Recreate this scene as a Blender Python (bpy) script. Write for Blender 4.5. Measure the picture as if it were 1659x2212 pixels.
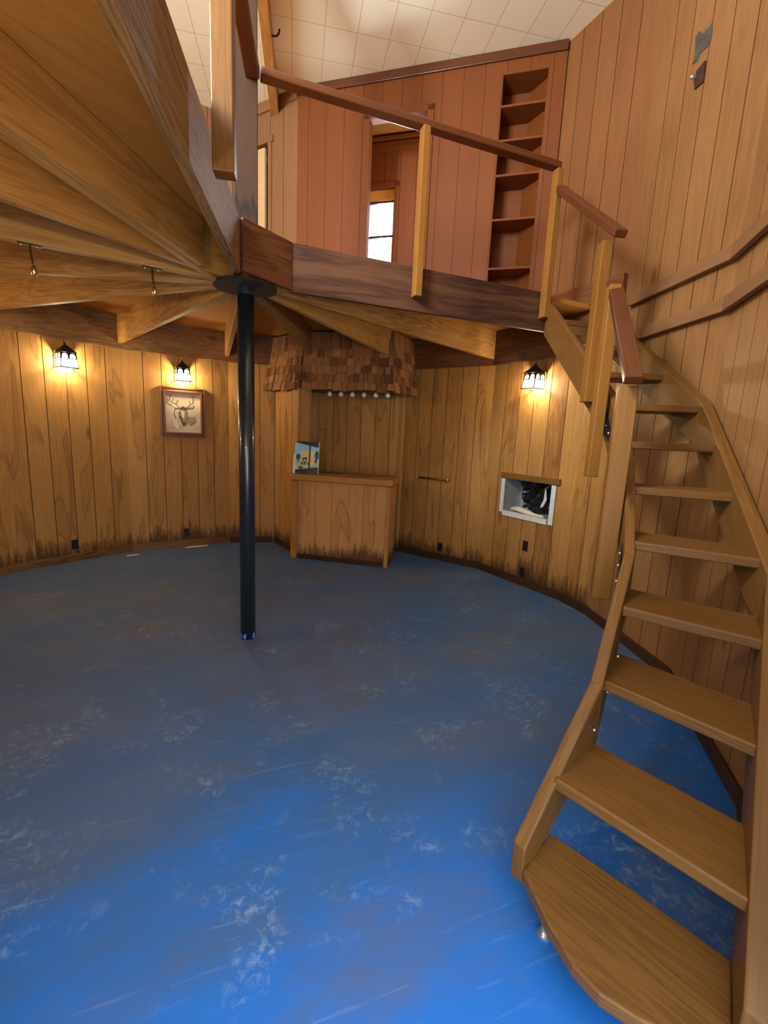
import bpy, bmesh, math, random
from mathutils import Vector as V, Matrix
random.seed(7)
for o in list(bpy.data.objects): bpy.data.objects.remove(o)
SC = bpy.context.scene
COL = SC.collection
R2D = math.pi / 180

# ------------------------------------------------------------------ camera
YAW, PITCH, ROLL = -0.37272, -0.172406, 0.046071
CAM = V((-0.255276, -3.477239, 1.625643))
cy, sy, cp, sp = math.cos(YAW), math.sin(YAW), math.cos(PITCH), math.sin(PITCH)
fwd = V((-sy * cp, cy * cp, sp)); rgt = V((cy, sy, 0)); upv = rgt.cross(fwd)
r2 = rgt * math.cos(ROLL) + upv * math.sin(ROLL)
u2 = -rgt * math.sin(ROLL) + upv * math.cos(ROLL)
cd = bpy.data.cameras.new('camera'); cam = bpy.data.objects.new('camera', cd); COL.objects.link(cam)
m = Matrix((r2, u2, -fwd)).transposed().to_4x4(); m.translation = CAM; cam.matrix_world = m
cd.sensor_fit = 'HORIZONTAL'; cd.sensor_width = 36; cd.lens = 973.626 * 36 / 1659
cd.clip_start = 0.02
SC.camera = cam

# ------------------------------------------------------------------ world, lights, exposure
SC.view_settings.view_transform = 'Standard'; SC.view_settings.look = 'None'
SC.view_settings.gamma = 1; SC.view_settings.exposure = 0.0; SC.view_settings.use_curve_mapping = False
SC.cycles.use_denoising = True
SC.cycles.max_bounces = 8; SC.cycles.diffuse_bounces = 6
w = bpy.data.worlds.new('sky'); SC.world = w; w.use_nodes = True
bg = w.node_tree.nodes['Background']
bg.inputs['Color'].default_value = (0.72, 0.86, 1.0, 1); bg.inputs['Strength'].default_value = 3.4

def area(name, loc, target, sx, sy_, power, color):
    ld = bpy.data.lights.new(name, 'AREA'); ld.shape = 'RECTANGLE'; ld.size = sx; ld.size_y = sy_
    ld.energy = power; ld.color = color
    o = bpy.data.objects.new(name, ld); COL.objects.link(o); o.location = loc
    o.rotation_euler = (V(target) - V(loc)).to_track_quat('-Z', 'Y').to_euler()
    return o
# daylight coming in through the entrance doorway behind the camera and through the tall window on the upper left
area('doorway_daylight', (-0.15, -3.95, 1.35), (-1.1, -1.0, 0.0), 1.1, 2.0, 34, (0.76, 0.87, 1.0))
area('upper_window_daylight', (-2.24, -2.24, 4.25), (1.6, 0.6, 4.15), 1.1, 1.2, 430, (0.93, 0.975, 1.0))
area('loft_window_daylight', (2.05, 2.62, 4.2), (1.2, 0.9, 3.4), 0.35, 0.9, 130, (0.85, 0.92, 1.0))

area('back_room_fill', (2.62, 1.52, 4.35), (1.5, 2.5, 4.3), 0.5, 1.0, 22, (1.0, 0.96, 0.9))  # added fill lamp to brighten the back room; no window opening here

# ------------------------------------------------------------------ materials
def nodes(name):
    mt = bpy.data.materials.new(name); mt.use_nodes = True
    nt = mt.node_tree; b = nt.nodes['Principled BSDF']
    return mt, nt, b
def N(nt, typ, **kw):
    n = nt.nodes.new(typ)
    for k, v in kw.items():
        if k.startswith('i_'):
            n.inputs[k[2:].replace('_', ' ')].default_value = v
        else: setattr(n, k, v)
    return n
def L(nt, a, b): nt.links.new(a, b)
def ramp(nt, fac, stops):
    r = nt.nodes.new('ShaderNodeValToRGB'); e = r.color_ramp.elements
    while len(e) < len(stops): e.new(0.5)
    for i, (p, c) in enumerate(stops):
        e[i].position = p; e[i].color = c if len(c) == 4 else (*c, 1)
    L(nt, fac, r.inputs['Fac']); return r.outputs['Color']
def mixc(nt, fac, a, b, mode='MIX'):
    n = nt.nodes.new('ShaderNodeMix'); n.data_type = 'RGBA'; n.blend_type = mode
    for s, v in ((0, fac), (6, a), (7, b)):
        if hasattr(v, 'is_output'): L(nt, v, n.inputs[s])
        else: n.inputs[s].default_value = v if s == 0 else (*v, 1)
    return n.outputs[2]
def math_(nt, op, a, b=None, clamp=False):
    n = nt.nodes.new('ShaderNodeMath'); n.operation = op; n.use_clamp = clamp
    for i, v in enumerate((a, b)):
        if v is None: continue
        if hasattr(v, 'is_output'): L(nt, v, n.inputs[i])
        else: n.inputs[i].default_value = v
    return n.outputs[0]

def wood(name, light, dark, rough=0.5, ring=1.0, contrast=1.0, coat=0.0, stain=None, knots=True, bump=0.15, soot=None):
    """timber: UV v runs along the grain, u across it, both in metres"""
    mt, nt, b = nodes(name)
    uv = N(nt, 'ShaderNodeUVMap')
    mp = N(nt, 'ShaderNodeMapping'); mp.inputs['Scale'].default_value = (9, 0.8, 1); L(nt, uv.outputs[0], mp.inputs[0])
    n1 = N(nt, 'ShaderNodeTexNoise', i_Scale=1.0, i_Detail=3.0, i_Roughness=0.5, i_Distortion=0.4); L(nt, mp.outputs[0], n1.inputs['Vector'])
    rings = math_(nt, 'FRACT', math_(nt, 'MULTIPLY', n1.outputs['Fac'], 9.0 * ring))
    tri = math_(nt, 'ABSOLUTE', math_(nt, 'SUBTRACT', math_(nt, 'MULTIPLY', rings, 2.0), 1.0))
    mp2 = N(nt, 'ShaderNodeMapping'); mp2.inputs['Scale'].default_value = (160, 4, 1); L(nt, uv.outputs[0], mp2.inputs[0])
    n2 = N(nt, 'ShaderNodeTexNoise', i_Scale=1.0, i_Detail=2.0); L(nt, mp2.outputs[0], n2.inputs['Vector'])
    n3 = N(nt, 'ShaderNodeTexNoise', i_Scale=0.9, i_Detail=3.0); L(nt, uv.outputs[0], n3.inputs['Vector'])
    g = math_(nt, 'ADD', math_(nt, 'MULTIPLY', tri, 0.45), math_(nt, 'MULTIPLY', n2.outputs['Fac'], 0.55))
    g = math_(nt, 'ADD', math_(nt, 'MULTIPLY', math_(nt, 'SUBTRACT', g, 0.5), 0.75 * contrast), 0.5)
    tone = N(nt, 'ShaderNodeAttribute', attribute_name='tone')
    g = math_(nt, 'ADD', g, math_(nt, 'MULTIPLY', math_(nt, 'SUBTRACT', n3.outputs['Fac'], 0.5), 0.9 * contrast))
    g = math_(nt, 'ADD', g, tone.outputs['Fac'], clamp=True)
    mid = tuple((a * 0.55 + c * 0.45) for a, c in zip(light, dark))
    col = ramp(nt, g, [(0.0, dark), (0.45, mid), (1.0, light)])
    if knots:
        mpk = N(nt, 'ShaderNodeMapping'); mpk.inputs['Scale'].default_value = (4.5, 1.3, 1); L(nt, uv.outputs[0], mpk.inputs[0])
        vo = N(nt, 'ShaderNodeTexVoronoi', i_Scale=1.0); L(nt, mpk.outputs[0], vo.inputs['Vector'])
        k = ramp(nt, vo.outputs['Distance'], [(0.0, (1, 1, 1)), (0.06, (0.8, 0.8, 0.8)), (0.13, (0, 0, 0))])
        sel = math_(nt, 'GREATER_THAN', N_sep(nt, vo.outputs['Color']), 0.72)
        kf = math_(nt, 'MULTIPLY', math_(nt, 'MULTIPLY', k, sel), 0.75)
        col = mixc(nt, kf, col, tuple(c * 0.38 for c in dark))
    geo = N(nt, 'ShaderNodeNewGeometry'); sx = N(nt, 'ShaderNodeSeparateXYZ'); L(nt, geo.outputs['Position'], sx.inputs[0])
    if stain:
        # tide marks of damp along the foot of the boards, and a few runs
        top, colr = stain
        mps = N(nt, 'ShaderNodeMapping'); mps.inputs['Scale'].default_value = (26, 3.0, 1); L(nt, uv.outputs[0], mps.inputs[0])
        ns = N(nt, 'ShaderNodeTexNoise', i_Scale=1.0, i_Detail=5.0, i_Roughness=0.65); L(nt, mps.outputs[0], ns.inputs['Vector'])
        mpq = N(nt, 'ShaderNodeMapping'); mpq.inputs['Scale'].default_value = (1.0, 0.3, 1); L(nt, uv.outputs[0], mpq.inputs[0])
        nq = N(nt, 'ShaderNodeTexNoise', i_Scale=1.3, i_Detail=2.0); L(nt, mpq.outputs[0], nq.inputs['Vector'])
        h = math_(nt, 'ADD', math_(nt, 'DIVIDE', sx.outputs['Z'], top), math_(nt, 'MULTIPLY', math_(nt, 'SUBTRACT', ns.outputs['Fac'], 0.5), -1.5))
        h = math_(nt, 'ADD', h, math_(nt, 'MULTIPLY', math_(nt, 'SUBTRACT', nq.outputs['Fac'], 0.5), -1.6))
        f = ramp(nt, h, [(0.30, (0.9, 0.9, 0.9)), (0.5, (0.5, 0.5, 0.5)), (0.62, (0.62, 0.62, 0.62)), (0.66, (0.10, 0.10, 0.10)), (0.95, (0, 0, 0))])
        col = mixc(nt, f, col, colr)
        mpr = N(nt, 'ShaderNodeMapping'); mpr.inputs['Scale'].default_value = (5, 0.75, 1); L(nt, uv.outputs[0], mpr.inputs[0])
        nr = N(nt, 'ShaderNodeTexNoise', i_Scale=1.0, i_Detail=2.0, i_Distortion=0.6); L(nt, mpr.outputs[0], nr.inputs['Vector'])
        f2 = ramp(nt, nr.outputs['Fac'], [(0.57, (0, 0, 0)), (0.60, (0.55, 0.55, 0.55)), (0.63, (0.16, 0.16, 0.16)), (0.8, (0.3, 0.3, 0.3))])
        col = mixc(nt, f2, col, tuple(c * 0.55 for c in dark))
    if soot:
        z0, z1, colr = soot
        mps = N(nt, 'ShaderNodeMapping'); mps.inputs['Scale'].default_value = (70, 1.5, 1); L(nt, uv.outputs[0], mps.inputs[0])
        ns = N(nt, 'ShaderNodeTexNoise', i_Scale=1.0, i_Detail=4.0); L(nt, mps.outputs[0], ns.inputs['Vector'])
        h = math_(nt, 'DIVIDE', math_(nt, 'SUBTRACT', sx.outputs['Z'], z0), z1 - z0)
        h = math_(nt, 'ADD', h, math_(nt, 'MULTIPLY', math_(nt, 'SUBTRACT', ns.outputs['Fac'], 0.5), 0.7))
        f = ramp(nt, h, [(0.0, (0.15, 0.15, 0.15)), (0.55, (0.4, 0.4, 0.4)), (0.85, (0.95, 0.95, 0.95)), (1.0, (0, 0, 0))])
        col = mixc(nt, f, col, colr)
    L(nt, col, b.inputs['Base Color'])
    rr = math_(nt, 'ADD', rough, math_(nt, 'MULTIPLY', math_(nt, 'SUBTRACT', n2.outputs['Fac'], 0.5), 0.2))
    L(nt, rr, b.inputs['Roughness'])
    b.inputs['Specular IOR Level'].default_value = 0.25
    b.inputs['Coat Weight'].default_value = coat; b.inputs['Coat Roughness'].default_value = 0.18
    bp = N(nt, 'ShaderNodeBump'); bp.inputs['Strength'].default_value = bump; bp.inputs['Distance'].default_value = 0.004
    L(nt, g, bp.inputs['Height']); L(nt, bp.outputs[0], b.inputs['Normal'])
    return mt
def N_sep(nt, c):
    s = nt.nodes.new('ShaderNodeSeparateColor'); L(nt, c, s.inputs[0]); return s.outputs[0]

def plain(name, col, rough=0.5, metal=0.0, var=0.12, scale=18, bump=0.0, coat=0.0):
    mt, nt, b = nodes(name)
    tc = N(nt, 'ShaderNodeTexCoord'); n = N(nt, 'ShaderNodeTexNoise', i_Scale=float(scale), i_Detail=4.0); L(nt, tc.outputs['Object'], n.inputs['Vector'])
    c = ramp(nt, n.outputs['Fac'], [(0.3, tuple(max(0, x * (1 - var)) for x in col)), (0.7, tuple(min(1, x * (1 + var)) for x in col))])
    L(nt, c, b.inputs['Base Color']); b.inputs['Roughness'].default_value = rough; b.inputs['Metallic'].default_value = metal
    b.inputs['Coat Weight'].default_value = coat
    if bump:
        bp = N(nt, 'ShaderNodeBump'); bp.inputs['Strength'].default_value = bump; bp.inputs['Distance'].default_value = 0.01
        L(nt, n.outputs['Fac'], bp.inputs['Height']); L(nt, bp.outputs[0], b.inputs['Normal'])
    return mt

def floor_mat():
    mt, nt, b = nodes('painted_concrete')
    tc = N(nt, 'ShaderNodeTexCoord'); P = tc.outputs['Object']
    mp = N(nt, 'ShaderNodeMapping'); mp.inputs['Rotation'].default_value = (0, 0, -0.35); mp.inputs['Scale'].default_value = (0.55, 1.1, 1); mp.inputs['Location'].default_value = (3.1, 1.7, 0.4); L(nt, P, mp.inputs[0])
    big = N(nt, 'ShaderNodeTexNoise', i_Scale=1.1, i_Detail=5.0, i_Roughness=0.6, i_Distortion=0.5); L(nt, mp.outputs[0], big.inputs['Vector'])
    # vivid blue by the doorway, turning greyer blue further into the room
    sx = N(nt, 'ShaderNodeSeparateXYZ'); L(nt, P, sx.inputs[0])
    y_grey = math_(nt, 'MULTIPLY', math_(nt, 'ADD', sx.outputs['Y'], 1.95), 0.33)
    f = math_(nt, 'ADD', math_(nt, 'MULTIPLY', big.outputs['Fac'], 1.2), math_(nt, 'SUBTRACT', math_(nt, 'MINIMUM', math_(nt, 'MAXIMUM', y_grey, -0.35), 0.42), 0.53), clamp=True)
    col = ramp(nt, f, [(0.0, (0.012, 0.125, 0.44)), (0.25, (0.038, 0.105, 0.25)), (0.5, (0.070, 0.116, 0.225)), (0.95, (0.108, 0.138, 0.225))])
    # brown grey grime
    n4 = N(nt, 'ShaderNodeTexNoise', i_Scale=2.1, i_Detail=6.0, i_Roughness=0.65); L(nt, mp.outputs[0], n4.inputs['Vector'])
    col = mixc(nt, ramp(nt, n4.outputs['Fac'], [(0.5, (0, 0, 0)), (0.75, (0.75, 0.75, 0.75))]), col, (0.095, 0.096, 0.11))
    # chalky scuffs
    n2 = N(nt, 'ShaderNodeTexNoise', i_Scale=22.0, i_Detail=8.0, i_Roughness=0.75, i_Distortion=0.8); L(nt, P, n2.inputs['Vector'])
    n3 = N(nt, 'ShaderNodeTexNoise', i_Scale=2.6, i_Detail=3.0, i_Distortion=0.9); L(nt, P, n3.inputs['Vector'])
    s = math_(nt, 'MULTIPLY', ramp(nt, n2.outputs['Fac'], [(0.50, (0, 0, 0)), (0.68, (1, 1, 1))]), ramp(nt, n3.outputs['Fac'], [(0.52, (0, 0, 0)), (0.66, (1, 1, 1))]))
    col = mixc(nt, math_(nt, 'MULTIPLY', s, 0.5), col, (0.36, 0.44, 0.55))
    # long drag marks
    mp5 = N(nt, 'ShaderNodeMapping'); mp5.inputs['Rotation'].default_value = (0, 0, -0.5); mp5.inputs['Scale'].default_value = (0.9, 16, 1); L(nt, P, mp5.inputs[0])
    n5 = N(nt, 'ShaderNodeTexNoise', i_Scale=1.6, i_Detail=5.0, i_Roughness=0.7); L(nt, mp5.outputs[0], n5.inputs['Vector'])
    col = mixc(nt, ramp(nt, n5.outputs['Fac'], [(0.60, (0, 0, 0)), (0.75, (0.45, 0.45, 0.45))]), col, (0.24, 0.28, 0.36))
    L(nt, col, b.inputs['Base Color'])
    b.inputs['Roughness'].default_value = 0.55; b.inputs['Specular IOR Level'].default_value = 0.35
    bp = N(nt, 'ShaderNodeBump'); bp.inputs['Strength'].default_value = 0.25; bp.inputs['Distance'].default_value = 0.006
    L(nt, math_(nt, 'ADD', n2.outputs['Fac'], n4.outputs['Fac']), bp.inputs['Height']); L(nt, bp.outputs[0], b.inputs['Normal'])
    return mt

def ceiling_mat():
    mt, nt, b = nodes('ceiling_tiles')
    tc = N(nt, 'ShaderNodeTexCoord'); mp = N(nt, 'ShaderNodeMapping'); mp.inputs['Rotation'].default_value = (0, 0, 10 * R2D)
    mp.inputs['Location'].default_value = (0.04, 0.05, 0); L(nt, tc.outputs['Object'], mp.inputs[0])
    br = N(nt, 'ShaderNodeTexBrick', offset=0.0, squash=1.0)
    for k, v in (('Scale', 1.0), ('Brick Width', 0.31), ('Row Height', 0.40), ('Mortar Size', 0.0035), ('Mortar Smooth', 0.3)): br.inputs[k].default_value = v
    br.inputs['Color1'].default_value = (0.88, 0.865, 0.69, 1); br.inputs['Color2'].default_value = (0.90, 0.885, 0.71, 1); br.inputs['Mortar'].default_value = (0.52, 0.47, 0.33, 1)
    L(nt, mp.outputs[0], br.inputs['Vector']); L(nt, br.outputs['Color'], b.inputs['Base Color']); b.inputs['Roughness'].default_value = 0.8
    return mt

def emit(name, col, st):
    mt, nt, b = nodes(name); b.inputs['Base Color'].default_value = (*col, 1)
    b.inputs['Emission Color'].default_value = (*col, 1); b.inputs['Emission Strength'].default_value = st
    return mt
def lit_glass():
    """opal lantern glass: glows, and lets about half of the bulb's light straight through"""
    mt = bpy.data.materials.new('lit_opal_glass'); mt.use_nodes = True; nt = mt.node_tree
    nt.nodes.remove(nt.nodes['Principled BSDF'])
    t = N(nt, 'ShaderNodeBsdfTransparent'); e = N(nt, 'ShaderNodeEmission'); e.inputs['Color'].default_value = (1.0, 0.94, 0.82, 1); e.inputs['Strength'].default_value = 3.0
    mx = N(nt, 'ShaderNodeMixShader'); mx.inputs[0].default_value = 0.5
    L(nt, t.outputs[0], mx.inputs[1]); L(nt, e.outputs[0], mx.inputs[2]); L(nt, mx.outputs[0], nt.nodes['Material Output'].inputs[0])
    return mt
def glass_mat():
    mt = bpy.data.materials.new('window_glass'); mt.use_nodes = True; nt = mt.node_tree
    nt.nodes.remove(nt.nodes['Principled BSDF'])
    t = N(nt, 'ShaderNodeBsdfTransparent'); g = N(nt, 'ShaderNodeBsdfGlossy'); g.inputs['Roughness'].default_value = 0.03
    mx = N(nt, 'ShaderNodeMixShader'); mx.inputs[0].default_value = 0.06
    L(nt, t.outputs[0], mx.inputs[1]); L(nt, g.outputs[0], mx.inputs[2]); L(nt, mx.outputs[0], nt.nodes['Material Output'].inputs[0])
    return mt

M = dict(
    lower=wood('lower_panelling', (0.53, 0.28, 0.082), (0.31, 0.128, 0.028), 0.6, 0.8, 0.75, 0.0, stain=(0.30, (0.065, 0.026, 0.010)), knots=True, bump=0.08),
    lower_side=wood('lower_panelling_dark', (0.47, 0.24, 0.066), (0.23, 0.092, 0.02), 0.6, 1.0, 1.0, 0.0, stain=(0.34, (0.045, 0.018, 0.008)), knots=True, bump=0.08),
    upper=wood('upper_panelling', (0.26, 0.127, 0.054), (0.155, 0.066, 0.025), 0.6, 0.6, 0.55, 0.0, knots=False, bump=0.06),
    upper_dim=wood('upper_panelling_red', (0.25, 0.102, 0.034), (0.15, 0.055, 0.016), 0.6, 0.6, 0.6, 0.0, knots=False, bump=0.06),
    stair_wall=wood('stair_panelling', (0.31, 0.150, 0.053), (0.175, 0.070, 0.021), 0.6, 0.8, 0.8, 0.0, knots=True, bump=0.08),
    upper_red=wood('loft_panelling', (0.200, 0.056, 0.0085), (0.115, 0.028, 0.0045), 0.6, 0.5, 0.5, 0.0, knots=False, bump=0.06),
    groove=plain('groove', (0.085, 0.030, 0.010), 0.7),
    groove_red=plain('groove_red', (0.11, 0.026, 0.010), 0.7),
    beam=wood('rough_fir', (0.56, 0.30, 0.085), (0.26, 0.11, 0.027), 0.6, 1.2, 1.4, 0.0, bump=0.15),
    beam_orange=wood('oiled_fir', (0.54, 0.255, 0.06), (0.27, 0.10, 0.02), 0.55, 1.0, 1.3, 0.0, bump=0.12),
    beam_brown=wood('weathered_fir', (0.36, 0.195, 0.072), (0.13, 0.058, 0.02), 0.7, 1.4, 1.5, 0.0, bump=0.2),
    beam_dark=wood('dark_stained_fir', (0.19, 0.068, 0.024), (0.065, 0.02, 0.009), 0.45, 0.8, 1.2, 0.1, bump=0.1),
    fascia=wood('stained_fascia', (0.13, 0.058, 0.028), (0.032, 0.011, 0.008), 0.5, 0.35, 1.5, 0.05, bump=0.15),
    ply=wood('plywood', (0.52, 0.25, 0.055), (0.31, 0.12, 0.022), 0.6, 0.5, 0.9, 0.0, bump=0.08),
    stair=wood('stair_fir', (0.20, 0.090, 0.020), (0.095, 0.036, 0.008), 0.5, 1.2, 1.0, 0.05, bump=0.15),
    post=wood('varnished_post', (0.30, 0.132, 0.023), (0.165, 0.062, 0.010), 0.5, 1.0, 0.7, 0.0, knots=False, bump=0.06),
    rail=wood('varnished_rail', (0.125, 0.038, 0.013), (0.06, 0.016, 0.006), 0.38, 0.8, 0.8, 0.25, knots=False, bump=0.05),
    column=wood('column_timber', (0.050, 0.023, 0.010), (0.028, 0.011, 0.005), 0.65, 1.0, 0.6, 0.0, knots=False, soot=(2.78, 3.12, (0.012, 0.007, 0.006))),
    bar=wood('bar_plywood', (0.64, 0.32, 0.115), (0.40, 0.17, 0.052), 0.6, 0.5, 0.7, 0.0, stain=(0.26, (0.05, 0.018, 0.008)), knots=False, bump=0.06),
    trim=wood('oak_trim', (0.52, 0.245, 0.065), (0.28, 0.11, 0.024), 0.45, 1.0, 0.8, 0.1, bump=0.08),
    base=wood('baseboard_wood', (0.27, 0.125, 0.045), (0.09, 0.035, 0.013), 0.6, 1.0, 1.4, 0.0, bump=0.1),
    base_dark=wood('baseboard_dark', (0.065, 0.026, 0.011), (0.018, 0.008, 0.004), 0.6, 1.0, 1.4, 0.0, bump=0.1),
    shingle=wood('cedar_shingle', (0.40, 0.185, 0.072), (0.12, 0.045, 0.018), 0.75, 1.0, 1.1, 0.0, knots=False, bump=0.3),
    frame=wood('picture_moulding', (0.26, 0.105, 0.045), (0.11, 0.038, 0.015), 0.35, 1.0, 0.8, 0.3, knots=False, bump=0.05),
    jamb=plain('door_jamb_paint', (0.72, 0.66, 0.58), 0.5),
    door=wood('pale_door', (0.62, 0.43, 0.22), (0.45, 0.27, 0.11), 0.4, 0.5, 0.5, 0.1, knots=False, bump=0.04),
    pole=plain('black_enamel', (0.012, 0.016, 0.022), 0.3, 0.0, 0.3, 30, coat=0.3),
    plate=plain('rusty_plate', (0.018, 0.011, 0.009), 0.85, 0.0, 0.4, 25),
    iron=plain('black_iron', (0.018, 0.017, 0.018), 0.45, 0.6, 0.3, 40),
    zinc=plain('zinc', (0.72, 0.71, 0.68), 0.3, 0.9, 0.1, 40),
    brass=plain('dark_brass', (0.16, 0.10, 0.035), 0.35, 0.9, 0.3, 40),
    gold=plain('bright_brass', (0.78, 0.58, 0.22), 0.25, 0.9, 0.15, 40),
    black=plain('black_plastic', (0.010, 0.010, 0.012), 0.35, 0, 0.2, 30),
    film=plain('black_polythene', (0.012, 0.012, 0.016), 0.18, 0, 0.5, 8, bump=0.0),
    liner=plain('galvanised_liner', (0.40, 0.42, 0.40), 0.45, 0.3, 0.15, 14),
    flange=plain('white_flange', (0.62, 0.64, 0.62), 0.45, 0.0, 0.08, 20),
    rag=plain('cream_rag', (0.72, 0.64, 0.48), 0.9, 0, 0.15, 30),
    canvas=plain('print_paper', (0.56, 0.44, 0.31), 0.7, 0, 0.22, 6),
    sepia=plain('sepia_ink', (0.10, 0.065, 0.045), 0.8, 0, 0.3, 20),
    sepia_mid=plain('sepia_wash', (0.27, 0.20, 0.14), 0.8, 0, 0.3, 12),
    sepia_pale=plain('pale_highlight', (0.66, 0.54, 0.38), 0.8, 0, 0.2, 12),
    p_sky=plain('painted_sky', (0.34, 0.68, 0.86), 0.5, 0, 0.12, 8),
    p_wall=plain('painted_tower', (0.86, 0.62, 0.24), 0.5, 0, 0.10, 8),
    p_grass=plain('painted_grass', (0.50, 0.62, 0.30), 0.5, 0, 0.25, 14),
    p_tree=plain('painted_trees', (0.03, 0.09, 0.045), 0.6, 0, 0.4, 20),
    p_dark=plain('painted_dark', (0.014, 0.016, 0.03), 0.4, 0, 0.3, 14),
    p_line=plain('painted_line', (0.30, 0.17, 0.05), 0.5),
    white=plain('white_card', (0.78, 0.80, 0.84), 0.6),
    chip=plain('pale_chip', (0.72, 0.55, 0.30), 0.8, 0, 0.15, 40),
    bulb=plain('frosted_bulb', (0.80, 0.80, 0.74), 0.15, 0, 0.04, 30),
    tape=plain('grey_tape', (0.075, 0.066, 0.052), 0.55, 0, 0.35, 18),
    knob_plate=plain('oxblood_plate', (0.050, 0.018, 0.012), 0.45, 0, 0.2, 20),
    shade=lit_glass(),
    ring=plain('chalk_ring', (0.30, 0.34, 0.42), 0.8),
    floor=floor_mat(), ceil=ceiling_mat(), glass=glass_mat(),
    winframe=plain('dark_window_metal', (0.05, 0.045, 0.045), 0.4, 0.4),
    sunlit_head=wood('sunlit_window_head', (0.70, 0.38, 0.09), (0.50, 0.24, 0.05), 0.5, 0.7, 0.6, 0.0, knots=False),  # sunlight on the window head reveal is put into this bright orange
    earth=plain('yard_gravel', (0.35, 0.33, 0.30), 0.9, 0, 0.2, 6),
)

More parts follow.
